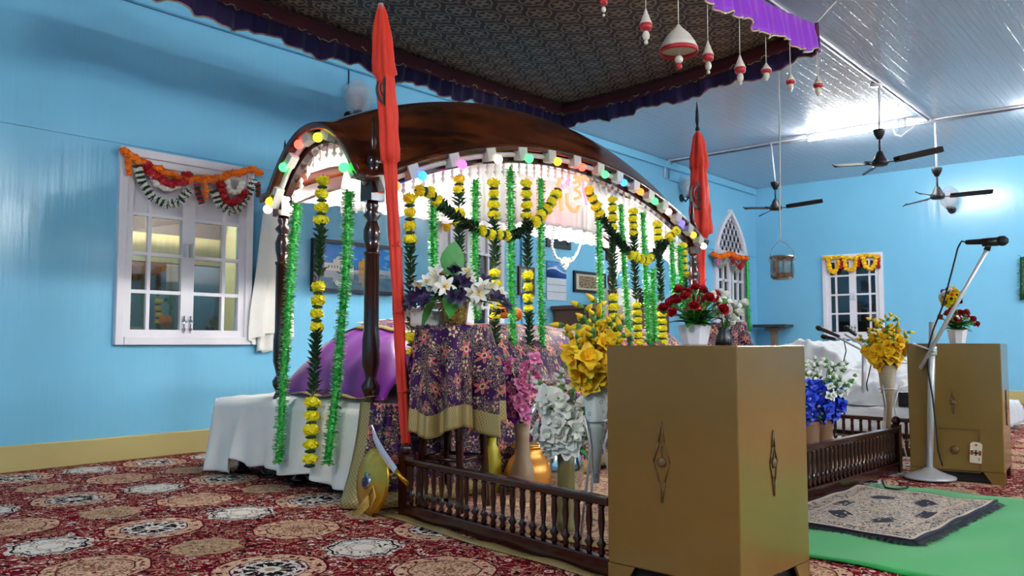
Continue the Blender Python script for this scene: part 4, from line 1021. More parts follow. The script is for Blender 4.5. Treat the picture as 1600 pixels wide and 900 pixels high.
part('body', MB().lathe([(.08, 0), (.13, .03), (.15, .14), (.13, .22), (.1, .28), (.12, .34), (.1, .34), (.08, .28)], (-3.1, 4.02, 0), 24), M_steel, t_)
part('lid', MB().lathe([(.1, .34), (.06, .38), (.015, .4), (.02, .43), (.005, .44)], (-3.1, 4.02, 0), 20), M_steel, t_)
for px, py, lab in ((846, 668, 'pale steel hoop leaning behind the orchid vase'), (918, 650, 'pale steel hoop leaning behind the white gladioli')):
    c_ = gpx(px, py, 0, -3.3); r0 = .2
    R_ = Matrix.Translation(c_) @ Matrix.Rotation(radians(12), 4, 'Y')
    m = MB(); vs = []; n = 36
    for i in range(n):
        a = 2 * pi * i / n
        for rr, dx in ((r0, -.01), (r0, .01), (r0 - .045, .004), (r0 - .045, -.004)): vs.append(R_ @ Vector((dx, rr * cos(a) * .8, rr * sin(a))))
    m.add(vs, [(i * 4 + j, i * 4 + (j + 1) % 4, ((i + 1) % n) * 4 + (j + 1) % 4, ((i + 1) % n) * 4 + j) for i in range(n) for j in range(4)], 0, True)
    solo('steel_hoop', m, plain('pale_steel', rgb(214, 222, 236), .2, .6), lab, 'hoop', 'steel hoops on the drape')
# shield, tassel and sword at the corner of the drape
sc_ = Vector((-3.432, 2.84, .172)); nrm = Vector((-.22, -1, .15)).normalized()
Q = aim(nrm).to_matrix().to_4x4(); MS = Matrix.Translation(sc_) @ Q
t_ = thing('round_shield', (sc_.x, sc_.y, 0), 'round golden shield with silver emblem leaning on the brocade drape', 'shield')
def ham(a, z): return 0
part('disc', MB().lathe([(.165, -.012), (.17, 0), (.16, .006), (.13, .018), (.08, .028), (.03, .033), (.001, .034)], n=36, mat=MS), plain('hammered_gold', rgb(214, 166, 62), .3, .75, bump=.3, bscale=40), t_)
part('boss', MB().lathe([(.045, .026), (.045, .038), (.001, .041)], n=24, mat=MS), M_steel, t_, label='silver boss disc')
em = MS @ Matrix.Translation((0, 0, .043)); up_ = (Q.inverted() @ Vector((0, 0, 1))); ang = atan2(up_.y, up_.x) - pi / 2
khanda(em @ Matrix.Rotation(ang, 4, 'Z'), .034, plain('dark_blue_enamel', rgb(36, 44, 90), .3), t_, .003)
part('rim', MB().lathe([(.165, -.012), (.178, -.004), (.165, .006)], n=36, mat=MS), M_gold, t_)
q0 = sc_ + Vector((.03, -.05, -.06)); m = MB()
for i in range(5): m.tube([q0, q0 + Vector((.03 * (i - 2) * .5, -.02, -.05)), q0 + Vector((.02 * (i - 2) - .03, -.035 - .01 * i, -.1))], .003, 5)
m.tube([q0 + Vector((0, 0, 0)), q0 + Vector((.05, -.01, .05)), q0 + Vector((.07, -.01, .0)), q0 + Vector((.04, -.02, -.06))], .005, 6)
part('tassel', m, plain('gold_cord', rgb(216, 180, 96), .5, .3), t_)
t_ = thing('curved_sword', (-3.52, 2.86, .2), 'curved silver sword blade standing behind the golden shield', 'sword')
m = MB(); pts = [gpx(*p, 1, 2.79) for p in ((581, 664), (586, 684), (596, 704), (608, 722), (618, 735))]; vs = []
for i, p in enumerate(pts):
    w = (.004, .018, .022, .022, .02)[i]; d = (pts[min(4, i + 1)] - pts[max(0, i - 1)]).normalized(); sd = Vector((-d.z, 0, d.x))
    vs += [p - sd * w, p + Vector((0, -.004, 0)), p + sd * w, p + Vector((0, .004, 0))]
m.add(vs, [(i * 4 + j, i * 4 + (j + 1) % 4, i * 4 + 4 + (j + 1) % 4, i * 4 + 4 + j) for i in range(4) for j in range(4)] + [(16, 17, 18, 19)])
part('blade', m, plain('bright_blade_steel', rgb(226, 224, 236), .3, .5), t_)
part('hilt', MB().tube([pts[4], pts[4] + Vector((.03, .02, -.04)), pts[4] + Vector((.05, .04, -.07))], .012, 8), M_gold, t_)
# ---------------------------------------------------------------- railings
me_bal = MB().lathe([(.007, 0), (.013, .012), (.008, .028), (.016, .045), (.008, .06), (.007, .075), (.0115, .13), (.009, .18), (.0125, .19), (.007, .2)], n=10).mesh('baluster', M_wood)
def railing(a, b, h, n, label, posts=(1, 1), bal=True):
    a = Vector(a); b = Vector(b); t_ = thing('low_railing', ((a.x + b.x) / 2, (a.y + b.y) / 2, 0), label, 'railing', 'low dark wooden railings')
    z1 = .07; ztop = h - .03
    part('bottom_rail', MB().bar(a + Vector((0, 0, z1 / 2)), b + Vector((0, 0, z1 / 2)), .045, z1), M_wood, t_, bevel=.005)
    part('top_rail', MB().bar(a + Vector((0, 0, h - .015)), b + Vector((0, 0, h - .015)), .05, .034), M_wood, t_, bevel=.008)
    for i in range(n):
        p = a.lerp(b, (i + .8) / (n + .6)); inst('baluster', me_bal, t_, (p.x, p.y, z1), sc=(1.25, 1.25, (ztop - z1) / .2))
    for e, on in zip((a, b), posts):
        if on: part('post', MB().box((e.x, e.y, (h + .02) / 2), (.055, .055, h + .02)).ball((e.x, e.y, h + .045), .032, 12, 8), M_wood, t_)
    return t_
railing((-3.27, 2.93, 0), (-1.83, 2.70, 0), .30, 21, 'low dark wooden railing in front of the draped table', (1, 0))
railing((-1.93, 3.4, 0), (-1.78, 6.15, 0), .31, 44, 'low dark wooden railing between the two yellow cabinets', (1, 1))
railing((-3.3, 7.12, 0), (-1.83, 7.02, 0), .30, 20, 'low dark wooden railing farthest back, before the white covered stage', (0, 1))
# mat inside the enclosure
def mat_inner():
    t = MT('beige_maroon_mat'); co = t.coord(); x, y, z = t.xyz(co)
    v = E(t.nt, t.voro(co, 24)); n = t.noise(co, 16, 2, dist=1)
    c = t.mix(((n * 6).fract() - .5).abs().lt(.2), rgb(196, 166, 128), rgb(128, 40, 72)); c = t.mix(v.lt(.25), c, rgb(222, 206, 178)); c = t.mix(((y / .5).fract()).lt(.16), c, rgb(204, 176, 120))
    t.col(c); t.set(Roughness=.9); return t.m
solo('floor_mat', MB().grid(lambda u, v: (lerp(-3.36, -2.02, u), lerp(3.02, 6.95, v), .008 + .004 * sin(v * 40) * sin(u * 9)), 20, 60), mat_inner(), 'beige and maroon patterned mat on floor inside the railings', 'mat', solid=.006)
solo('gold_edge_cloth', MB().grid(lambda u, v: (lerp(-3.4, -1.86, u), lerp(2.93, 2.69, u) - .03 - .05 * v + .012 * sin(u * 9), .006 + .01 * sin(u * 13) ** 2 * (1 - v)), 40, 3, lambda u, v: (u * 1.6, v * .09)), M_goldcloth, 'strip of gold-bordered cloth under the near railing edge', 'cloth strip', solid=.004)
# ---------------------------------------------------------------- runner and prayer rug
def rn(u, v):
    x = lerp(-1.76, 2.6, u); y = lerp(3.47, 5.5, v) - .012 * (x + 1.5) * 2 + .01 * sin(x * 9) * (v < .02 or v > .98)
    return (x, y, .010 + .0045 * sin(x * 5 + y * 3) * sin(y * 4) + .0035 * sin((x - y * .6) * 13))
M_green = cloth('green_felt', rgb(26, 162, 70), .9, .06, weave=900)
solo('green_runner', MB().grid(rn, 80, 30), M_green, 'bright green felt runner on the carpet, under the small rug', 'runner', solid=.006)
def rugm():
    t = MT('cream_navy_rug'); co = t.coord('UV'); x, y, z = t.xyz(co)     # x 0..0.8, y 0..1.3
    ex = .5 - ((x / .72) - .5).abs(); ey = .5 - ((y / 1.22) - .5).abs(); e = (ex * .72).op('MINIMUM', ey * 1.22)
    n = t.noise(co, 22, 2, dist=1.4); sw = ((n * 6).fract() - .5).abs(); v = E(t.nt, t.voro(co, 30))
    cre = rgb(206, 188, 170); nav = rgb(32, 34, 52); gr = rgb(150, 140, 134)
    c = t.mix(sw.lt(.16), cre, nav); c = t.mix(v.lt(.24), c, rgb(222, 208, 190)); c = t.mix(v.lt(.09), c, gr)
    dx = x - .36; dy = (y - .61) * .62; r = hyp(dx, dy); a = dy.op('ARCTAN2', dx)
    blob = r.band(.17, .25) * ((a * 6).cos() + (n - .5) * 3).gt(.15) * v.gt(.2)
    c = t.mix(blob, c, nav); c = t.mix(r.lt(.07) * v.lt(.5), c, rgb(196, 182, 150))
    b = t.mix(((y * 9 + x * 9).sin() * ((y - x) * 40).sin() + n).gt(.75), cre, nav)
    c = t.mix(e.lt(.13), c, rgb(208, 176, 150)); c = t.mix(e.lt(.115), c, t.mix(sw.lt(.2), cre, nav)); c = t.mix(e.lt(.035), c, rgb(212, 196, 176)); c = t.mix(e.lt(.014), c, nav)
    t.col(c); t.set(Roughness=.95); return t.m
ra, rb, rc, rd = (Vector((*q, 0)) for q in ((-1.07, 3.94), (-.99, 5.20), (-1.76, 5.24), (-1.80, 4.02)))
def rgp(u, v):
    p = ra.lerp(rd, u).lerp(rb.lerp(rc, u), v); return (p.x, p.y, .026 + .006 * sin(u * 14 + v * 4) * sin(v * 17) + .008 * (u < .01) )
t_ = thing('prayer_rug', (-1.4, 4.6, .02), 'small cream and navy patterned rug lying on the green runner', 'rug')
part('pile', MB().grid(rgp, 24, 36, lambda u, v: (u * .72, v * 1.22)), rugm(), t_, solid=.012)
m = MB()
for i in range(170):
    k = i / 169
    for a, b, s_ in ((ra, rb, 0), (rd, rc, 0), (ra, rd, 1), (rb, rc, 1)):
        if s_ and i % 2: continue
        p = a.lerp(b, k); o = (p - Vector((-1.4, 4.6, 0))).normalized(); d = (b - a).normalized(); o = (o - d * o.dot(d)).normalized(); w = d * rng.uniform(-.012, .012)
        l = rng.uniform(.022, .05); m.add([p + d * -.006 + Vector((0, 0, .026)), p + d * .006 + Vector((0, 0, .026)), p + o * l + w + d * .005 + Vector((0, 0, .018)), p + o * l + w - d * .004 + Vector((0, 0, .018))], [(0, 1, 2, 3)])
part('fringe', m, plain('navy_yarn', rgb(26, 28, 44), .9), t_)
# ---------------------------------------------------------------- yellow cabinets (donation boxes)
M_cab = MT('ochre_painted_metal'); _t = M_cab; _n = _t.noise(_t.coord(), 2.2, 4); _t.col(_t.mix(_n, rgb(122, 90, 40), rgb(142, 108, 50))); _t.set(Roughness=.24, Metallic=.25, Coat_Weight=.3, Coat_Roughness=.12); _t.bump(_t.noise(_t.coord(), 300, 2), .05, .002); M_cab = _t.m
M_cabdk = plain('darker_ochre_dent', rgb(96, 70, 36), .4); M_gapshade = plain('gap_shade', rgb(14, 11, 8), .8)
def cabinet(cx, cy, w, d, h, rz, label, hatch=False, tagged=False):
    """w along local x (front at -y), d along local y"""
    t_ = thing('steel_cabinet', (cx, cy, 0), label, 'cabinet', 'ochre steel cabinets'); P = lambda x, y, z: (cx + x, cy + y, z)
    ft = .075
    part('body', MB().box(P(0, 0, (h + ft) / 2), (w, d, h - ft)), M_cab, t_, bevel=.006)
    for sx in (-1, 1):
        for sy in (-1, 1):
            sk = MB(); X, Y = sx * w / 2, sy * d / 2
            sk.prism([(X, 0), (X - sx * .07, 0), (X - sx * .12, ft), (X, ft)][::sx], Matrix.Translation(P(0, sy * (d / 2 - .006), 0)) @ Matrix.Rotation(pi / 2, 4, 'X'), .01)
            sk.prism([(Y - sy * .012, 0), (Y - sy * .07, 0), (Y - sy * .12, ft), (Y - sy * .012, ft)][::sy], Matrix.Translation(P(sx * (w / 2 - .006), 0, 0)) @ Matrix(((0, 0, 1, 0), (1, 0, 0, 0), (0, 1, 0, 0), (0, 0, 0, 1))), .01)
            part('foot', sk, M_cab, t_)
    part('undershade', MB().box(P(0, 0, ft / 2 + .003), (w - .07, d - .07, ft - .002)), M_gapshade, t_, label='black block put in as underside')  # black block fills the foot gap in place of the shade there
    # pressed diamond with a round lock cover, on the front and on the right side
    def lock(M, s):
        b = MB(); rim = [(0, .145), (.012, .07), (.034, 0), (.012, -.07), (0, -.145), (-.012, -.07), (-.034, 0), (-.012, .07)]
        for i in range(8):
            a, c = rim[i], rim[(i + 1) % 8]; b.tube([M @ Vector((a[0] * s, a[1] * s, .001)), M @ Vector((c[0] * s, c[1] * s, .001))], .003, 5)
        part('pressed_diamond', b, M_cabdk, t_)
        part('lock_cover', MB().lathe([(.018, 0), (.018, .004), (.012, .008), (.001, .009)], n=16, mat=M).box(None, (.004, .05, .003), mat=M @ Matrix.Translation((.0, .03, .001))), M_cabdk, t_)
    front = Matrix.Translation(P(-.03 if not hatch else -.005, -d / 2 - .002, h * .53 if not hatch else h * .57)) @ Matrix.Rotation(pi / 2, 4, 'X'); lock(front, 1. if not hatch else .5)
    side = Matrix.Translation(P(w / 2 + .002, -.02, h * .53)) @ Matrix(((0, 0, 1, 0), (1, 0, 0, 0), (0, 1, 0, 0), (0, 0, 0, 1))); lock(side, .8)
    if hatch:
        b = MB(); z0, z1, x0, x1 = .07, .34, -w * .26, w * .25
        for a, c in (((x0, z0), (x1, z0)), ((x1, z0), (x1, z1)), ((x1, z1), (x0, z1)), ((x0, z1), (x0, z0))): b.bar(P(a[0], -d / 2 - .001, a[1]), P(c[0], -d / 2 - .001, c[1]), .006, .004, up=(0, 1, 0))
        part('hatch_seam', b, M_cabdk, t_)
        part('hatch_knob', MB().lathe([(.024, 0), (.026, .008), (.018, .014), (.001, .016)], n=16, mat=Matrix.Translation(P(-.005, -d / 2, .205)) @ Matrix.Rotation(pi / 2, 4, 'X')), M_cabdk, t_)
    if tagged:
        M = Matrix.Translation(P(.115, -d / 2 - .006, .195)) @ Matrix.Rotation(pi / 2, 4, 'X') @ Matrix.Rotation(-.06, 4, 'Z')
        tg = part('paper_tag', MB().prism([(-.034, -.065), (.034, -.065), (.034, .055), (.02, .068), (-.02, .068), (-.034, .055)], M, .004), plain('cream_tag', rgb(220, 208, 180), .6), t_, label='cream paper tag with red and black mark')
        em = MB().lathe([(.006, 0), (.006, .003), (.001, .003)], n=10, mat=M @ Matrix.Translation((0, .05, .002))); em.prism([(-.03, .014), (-.015, .014), (-.015, -.014), (-.03, -.014)], M @ Matrix.Translation((0, 0, .003)), .002); em.prism([(.015, .014), (.03, .014), (.03, -.014), (.015, -.014)], M @ Matrix.Translation((0, 0, .003)), .002)
        em2 = MB().prism([(-.004, .018), (.004, .018), (.004, -.018), (-.004, -.018)], M @ Matrix.Translation((0, 0, .003)), .002).prism([(-.014, .004), (.014, .004), (.01, -.006), (-.01, -.006)], M @ Matrix.Translation((0, 0, .003)), .002).prism([(.016, -.03), (.021, -.03), (.021, -.046), (.016, -.046)], M @ Matrix.Translation((0, 0, .003)), .002)
        part('red_mark', em, plain('brick_red_ink', rgb(150, 50, 36), .6), tg); part('black_mark', em2, M_black, tg)
    t_.rotation_euler.z = rz; return t_
cabinet(-1.520, 2.895, .545, .545, .888, radians(-2), 'nearest yellow steel cabinet, red roses in white pot on top')
cabinet(-1.395, 6.235, .545, .53, .893, radians(6), 'far yellow steel cabinet with hatch and paper tag, behind the microphone stand', True, True)
def rose_pot(cx, cy, z, label, red, spread, hh, seed, extra=None, pr=.06, ph=.095):
    t_ = thing('rose_pot', (cx, cy, z), label, 'flower pot', 'white pots of roses on cabinets')
    part('pot', MB().lathe([(pr * .72, 0), (pr * .76, .004), (pr, ph), (pr * 1.04, ph + .004), (pr * .92, ph + .002), (pr * .85, ph * .8)], (cx, cy, z), 8, smooth=False), M_white, t_)
    rr, rw, rb_ = fm('rose', M_redp), fm('rose', M_whitep), fm('bud', M_whitep, M_stem, l=.03)
    sp = []
    for i, p in enumerate(ring_tips((cx, cy, z + ph), red, spread, hh * .25, hh, seed)):
        sp.append((p, [(rr, 1, .98, 1.02, .004)] if i % 4 else [(rr, 1, .9, .95, .01), (rb_, 2, .9, 1.08, .02)]))
    if extra: sp += [(Vector((cx, cy, z + ph)) + Vector(o), [(rw, 1, .98, 1.02, .004), (rb_, 2, .8, 1.05, .02)]) for o in extra]
    bouquet(t_, (cx, cy, z + ph - .01), sp, 34, .11, .024, random.Random(seed)); return t_
q = gpx(1086, 541, 1, 3.05); rose_pot(q.x, 3.05, .889, 'white pot of red roses on the nearest yellow cabinet', 21, .15, .15, 3, [(.1, .06, .11), (.06, .1, .13), (.12, .02, .05)], .07, .078)
q = gpx(1131, 541, 1, 3.12)
t_ = thing('flower_bunch', (q.x, 3.12, .889), 'loose bunch of small white flowers right of the red roses', 'flowers'); sp = [((q.x + dx, 3.12 + dy, .889 + h), [(fm('rose', M_whitep), 1, .98, 1.02, .004), (fm('bud', M_whitep, M_stem, l=.03), 1, .8, .9, .02)]) for dx, dy, h in ((-.02, 0, .17), (.03, .03, .15), (.06, 0, .12), (.0, -.03, .13), (.07, .04, .16), (.04, -.03, .1), (-.04, .04, .14))]
part('holder', MB().lathe([(.035, 0), (.03, .03), (.02, .06), (.024, .07)], (q.x, 3.12, .889), 12), M_black, t_); bouquet(t_, (q.x, 3.12, .95), sp, 6, .06, .012, random.Random(1))
q = gpx(1496, 530, 1, 6.35); xx = q.x
rose_pot(xx, 6.35, .894, 'white pot of red roses on the far yellow cabinet', 11, .12, .14, 8, [(.08, .05, .06)], .065, .09)
t_ = thing('flower_ball', (xx - .06, 6.4, .985), 'ball of yellow and violet flowers on stem above the far rose pot', 'flowers')
bc = Vector((xx - .05, 6.42, 1.215)); part('stem', MB().tube([(xx - .02, 6.38, .985), bc], .006, 6), M_stem, t_)
for i in range(30):
    zz = 1 - 2 * (i + .5) / 30; a = i * 2.399; r_ = sqrt(1 - zz * zz); d = Vector((r_ * cos(a), r_ * sin(a), zz))
    inst('flower', fm('rose', (M_gyel, M_dkviolet, M_whitep, M_yellow, M_purp)[i % 5], M_stem), t_, bc + d * .05, aim(d), .85)
part('ball_core', MB().ball(bc, .05, 12, 8), M_leafd, t_)
# ---------------------------------------------------------------- microphone stands
def micro(t_, tail, head, r=.019, mesh_r=.03):
    tail, head = Vector(tail), Vector(head); d = (head - tail).normalized()
    part('microphone_body', MB().tube([tail, tail + d * .02, head - d * .05, head - d * .03], [r * .8, r * .9, r * 1.15, mesh_r * .95], 14), M_black, t_)
    part('microphone_grille', MB().tube([head - d * .03, head - d * .015, head + d * .005, head + d * .022], [mesh_r, mesh_r * 1.08, mesh_r, mesh_r * .45], 14), plain('dark_grille', rgb(26, 26, 28), .55, .4, bump=.6, bscale=400), t_)
B = Vector((-1.53, 5.50, 0)); B = gpx(1453, 750, 2, 0); B.z = .012
def mp(px, py): return gpx(px, py, 1, B.y)
t_ = thing('microphone_stand', B, 'silver boom microphone stand in front of the far yellow cabinet', 'microphone stand')
part('base', MB().lathe([(.155, 0), (.16, .008), (.155, .016), (.1, .034), (.05, .055), (.03, .068), (.02, .07)], B, 32), M_alu, t_)
ptop = mp(1457, 503); elb = mp(1456, 548)
part('pole', MB().tube([B + Vector((0, 0, .06)), ptop], .021, 14), M_alu, t_)
part('clamp', MB().lathe([(.03, -.03), (.032, -.02), (.032, .02), (.03, .03)], elb, 14).tube([elb + Vector((.01, -.03, 0)), elb + Vector((.03, -.06, .0))], .012, 8), M_alu, t_)
off = Vector((.02, -.045, 0)); bt, bl_ = mp(1541, 388) + off, mp(1436, 575) + off
part('boom', MB().tube([bl_, bt], .0125, 10), M_alu, t_)
part('boom_lever', MB().tube([elb + off, mp(1424, 537) + off], .007, 8), M_alu, t_)
part('clip', MB().tube([bt - (bt - bl_).normalized() * .02, bt + Vector((.01, 0, .03))], [.02, .014], 10).tube([mp(1532, 380) + off, mp(1556, 379) + off], .028, 12), M_black, t_)
micro(t_, mp(1506, 380) + off, mp(1566, 377.5) + off, .018, .03)
f, L = path_fn([mp(*p) + off for p in ((1506, 380), (1500, 378), (1494, 388), (1486, 420), (1470, 480), (1456, 515), (1447, 545), (1448, 580), (1455, 620), (1460, 665), (1463, 700), (1470, 726))])
solo('microphone_cable', MB().tube([f(L * i / 60) for i in range(61)], .0055, 6), M_black, 'thin black cable running down the silver boom stand', 'cable')
lp = [gpx(px, py, 2, .03) for px, py in ((1378, 750), (1383, 762), (1400, 764), (1418, 762), (1420, 755))]; f, L = path_fn(lp)
solo('loose_cable', MB().tube([f(L * i / 24) for i in range(25)], .006, 6), M_black, 'black cable loop lying on the green runner by the stand base', 'cable')
# ---------------------------------------------------------------- low stage, white covers, second stand
SXa, SXb, SYa, SYb, SZ = -4.1, -1.75, 8.3, 10.4, .26
st_ = thing('low_stage', ((SXa + SXb) / 2, (SYa + SYb) / 2, 0), 'low stage box behind the farthest railing under white covers', 'stage')
part('deck', MB().box(((SXa + SXb) / 2, (SYa + SYb) / 2, SZ / 2 + .02), (SXb - SXa, SYb - SYa, SZ - .04)), M_brown, st_, bevel=.01)
part('plinth', MB().box(((SXa + SXb) / 2, (SYa + SYb) / 2, .02), (SXb - SXa - .1, SYb - SYa - .1, .04)), M_black, st_)
def stz(x, y):
    def bump_(cx, cy, wx_, wy_, h, p=4): return h * max(0, 1 - abs((x - cx) / wx_) ** p) ** .5 * max(0, 1 - abs((y - cy) / wy_) ** p) ** .5
    z = max(bump_(-3.46, 9.25, .5, .6, .6), bump_(-2.68, 9.35, .62, .6, .4), bump_(-3.0, 9.1, .95, .7, .28))
    e = min(x - SXa, SXb - x, y - SYa, SYb - y)
    w_ = sin(3 * x + 2 * y) + sin(5 * y - 2 * x); fold = .03 * (1 - abs(sin(5 * x + 7 * y + w_))) ** 2 + .028 * (1 - abs(sin(9 * x - 5 * y + 1 + w_ * 1.4))) ** 2 + .014 * (1 - abs(sin(17 * x + 13 * y - w_ * 2))) ** 2
    return SZ + .012 + z + fold * (.3 + (z > .02) * 1.2)
sb = MB()
def stp(u, v):
    u2, v2 = (u - .06) / .88, (v - .06) / .88
    x = lerp(SXa, SXb, min(1, max(0, u2))); y = lerp(SYa, SYb, min(1, max(0, v2)))
    o = max(0, -u2, u2 - 1, -v2, v2 - 1) / .068
    z = stz(x, y)
    if o > 0:
        z = lerp(SZ, .05, min(1, o)); x += (-1 if u2 < 0 else 1 if u2 > 1 else 0) * (.02 + .03 * o + .01 * sin(v * 60)); y += (-1 if v2 < 0 else 1 if v2 > 1 else 0) * (.02 + .03 * o + .01 * sin(u * 60))
    return (x, y, z)
solo('stage_cover', sb.grid(stp, 100, 100), cloth('thin_white_cover', rgb(216, 220, 224), .55, transl=.1), 'crumpled white sheet covering instruments on the low stage', 'cover sheet', solid=.004)
def mq(px, py): return gpx(px, py, 1, 8.45)
Bq = mq(1350, 640); 
t_ = thing('microphone_stand', (Bq.x, 8.45, SZ + .02), 'white microphone stand with several dark microphones before the white covers', 'microphone stand')
part('base', MB().lathe([(.16, 0), (.16, .012), (.03, .04), (.02, .06)], (Bq.x, 8.45, SZ + .03), 24), M_alu, t_)
part('pole', MB().tube([(Bq.x, 8.45, SZ + .06), tuple(mq(1350, 545))], .022, 10), M_alu, t_)
part('boom', MB().tube([mq(1375, 562), mq(1307, 526)], .012, 8), M_alu, t_); part('boom', MB().tube([mq(1366, 548), mq(1320, 522)], .012, 8), M_alu, t_)
micro(t_, mq(1312, 526), mq(1278, 512), .018, .026); micro(t_, mq(1306, 530), mq(1286, 526), .018, .024); micro(t_, mq(1338, 524), mq(1322, 512), .018, .026)
f, L = path_fn([mq(*p) for p in ((1318, 528), (1322, 548), (1318, 566), (1302, 574))]); solo('microphone_cable', MB().tube([f(L * i / 24) for i in range(25)], .006, 6), M_black, 'thin cable dangling from the microphones before the white covers', 'cable')
f, L = path_fn([mq(*p) for p in ((1362, 566), (1354, 600), (1358, 625), (1366, 634))]); solo('microphone_cable', MB().tube([f(L * i / 24) for i in range(25)], .006, 6), M_black, 'thin dark cable hanging beside the white microphone stand pole', 'cable')
solo('small_amplifier', MB().box((-2.2, 8.5, SZ + .10), (.4, .25, .14)).box((-2.2, 8.37, SZ + .10), (.36, .02, .1)), M_black, 'small dark amplifier box on the stage by the far yellow cabinet', 'amplifier', bevel=.01)
# ---------------------------------------------------------------- hanging steel pot
M_pot = plain('dull_steel', rgb(158, 154, 150), .16, 1, vary=.1, scale=4)
pc = gpx(1222, 418, 1, 8.06); t_ = thing('hanging_pot', (pc.x, 8.06, pc.z - .13), 'shiny steel pot with wire handle hung on long cord', 'pot')
part('body', MB().lathe([(.03, -.125), (.09, -.122), (.112, -.1), (.12, -.05), (.116, .05), (.122, .1), (.128, .105), (.122, .112), (.114, .1)], (pc.x, 8.06, pc.z), 28), M_pot, t_)
part('lid', MB().lathe([(.122, .108), (.1, .118), (.03, .124), (.001, .125)], (pc.x, 8.06, pc.z), 28), M_pot, t_)
part('lugs', MB().box((pc.x - .125, 8.06, pc.z + .08), (.02, .03, .03)).box((pc.x + .125, 8.06, pc.z + .08), (.02, .03, .03)), M_pot, t_)
hk = Vector((pc.x - .02, 8.06, pc.z + .28))
part('wire_handle', MB().tube([(pc.x - .13, 8.06, pc.z + .08), (pc.x - .12, 8.06, pc.z + .17), (pc.x - .06, 8.06, pc.z + .245), hk, (pc.x + .05, 8.06, pc.z + .235), (pc.x + .115, 8.06, pc.z + .16), (pc.x + .13, 8.06, pc.z + .08)], .004, 6), M_steel, t_)
solo('pot_cord', MB().tube([hk, (pc.x + .0, 8.06, 2.6), (pc.x + .01, 8.06, ZC)], .007, 6), M_cord, 'long pale cord from ceiling holding up the steel pot', 'cord')
# ---------------------------------------------------------------- ceiling fans
def fan(cx, cy, zh, rot, label, lead, tilt):
    t_ = thing('ceiling_fan', (cx, cy, zh - .06), label, 'ceiling fan', 'dark ceiling fans')
    part('motor', MB().lathe([(.02, -.05), (.07, -.048), (.085, -.03), (.085, .0), (.06, .03), (.045, .07), (.03, .1), (.02, .11)], (cx, cy, zh), 24), M_iron, t_)
    part('down_rod', MB().tube([(cx, cy, zh + .1), (cx, cy, zh + .27)], .012, 8), M_iron, t_)
    part('canopy_cup', MB().lathe([(.025, .24), (.055, .3), (.065, .34), (.06, .345)], (cx, cy, zh), 18), M_iron, t_)
    part('hanger_rod', MB().tube([(cx, cy, zh + .33), (cx + lead, cy, ZC)], .012, 8), M_white, t_)
    for k in range(3):
        a = rot + k * 2.0944; d = Vector((cos(a), sin(a), 0)); s_ = Vector((-sin(a), cos(a), 0)); o = Vector((cx, cy, zh - .02)); vs = []
        for q, (r, w) in enumerate(((.14, .03), (.2, .045), (.4, .05), (.56, .052), (.6, .045), (.62, .022))):
            for e in (-1, 1): vs.append(o + d * r + s_ * w * e + Vector((0, 0, -.02 * e + tilt * r * (d.x * cos(YAW) + d.y * sin(YAW)))))
        part('blade', MB().add(vs, [(2 * i, 2 * i + 1, 2 * i + 3, 2 * i + 2) for i in range(5)], 0), M_iron, t_, solid=.006)
        part('blade_arm', MB().bar(o + d * .06, o + d * .2, .03, .008), M_iron, t_)
for px, py, yy, rot, lab, ld, tl in ((1375, 252, 9.19, -.7, 'largest, nearest dark ceiling fan below the bright tube light', .02, .13), (1212, 323, 11.0, -.5, 'dark ceiling fan over the arched window, crossed by the pot cord', -.05, .1), (1465, 305, 11.3, -.3, 'dark ceiling fan above the silver boom microphone', .0, .06)):
    p = gpx(px, py, 1, yy); fan(p.x, yy, p.z, YAW + rot, lab, ld, tl)
# ---------------------------------------------------------------- tube lights on the ceiling
M_side = glow('wall_tube', (1, .96, .9, 1), 210)
M_tube = glow('cool_white_tube', (1, .98, .94, 1), 80)
def tube_light(cx, cy, label, along='x', strength=None, L=1.2, mat=None):
    t_ = thing('tube_light', (cx, cy, ZC - .12), label, 'tube light', 'ceiling tube lights')
    d = Vector((1, 0, 0)) if along == 'x' else Vector((0, 1, 0)); c = Vector((cx, cy, ZC))
    part('batten', MB().bar(c - d * (L / 2 + .03) + Vector((0, 0, -.025)), c + d * (L / 2 + .03) + Vector((0, 0, -.025)), .045, .05), M_white, t_, bevel=.005)
    part('tube', MB().tube([c - d * L / 2 + Vector((0, 0, -.085)), c + d * L / 2 + Vector((0, 0, -.085))], .016, 10), mat or M_tube, t_)
    for s_ in (-1, 1): part('lamp_holder', MB().box(c + d * s_ * (L / 2 + .012) + Vector((0, 0, -.07)), (.025, .04, .06) if along == 'x' else (.04, .025, .06)), M_white, t_)
tube_light(-3.55, 10.89, 'lit tube light on the ceiling above the nearest fan')
tube_light(-1.05, 11.26, 'second lit tube light at the right edge of the photo')
for ly, lb in ((1.5, 'lit tube light on the right wall, nearest to the camera'), (5.5, 'lit tube light on the right wall, opposite the wooden canopy'), (9.5, 'lit tube light on the right wall, farther down the hall')):
    t_ = thing('tube_light', (XR - .05, ly, 3.3), lb, 'tube light', 'right wall tube lights')
    part('batten', MB().box((XR - .025, ly, 3.35), (.05, 1.26, .05)), M_white, t_, bevel=.005)
    part('tube', MB().tube([(XR - .08, ly - .6, 3.33), (XR - .08, ly + .6, 3.33)], .016, 10), M_side, t_)
    for s_ in (-1, 1): part('lamp_holder', MB().box((XR - .06, ly + s_ * .615, 3.34), (.06, .025, .05)), M_white, t_)
tube_light(-1.6, -1.6, 'unseen fill tube light added on the hall ceiling behind the camera', 'x', mat=glow('fill_tube', (1, .95, .88, 1), 110))  # unseen lamp added to brighten near things and faces towards the camera
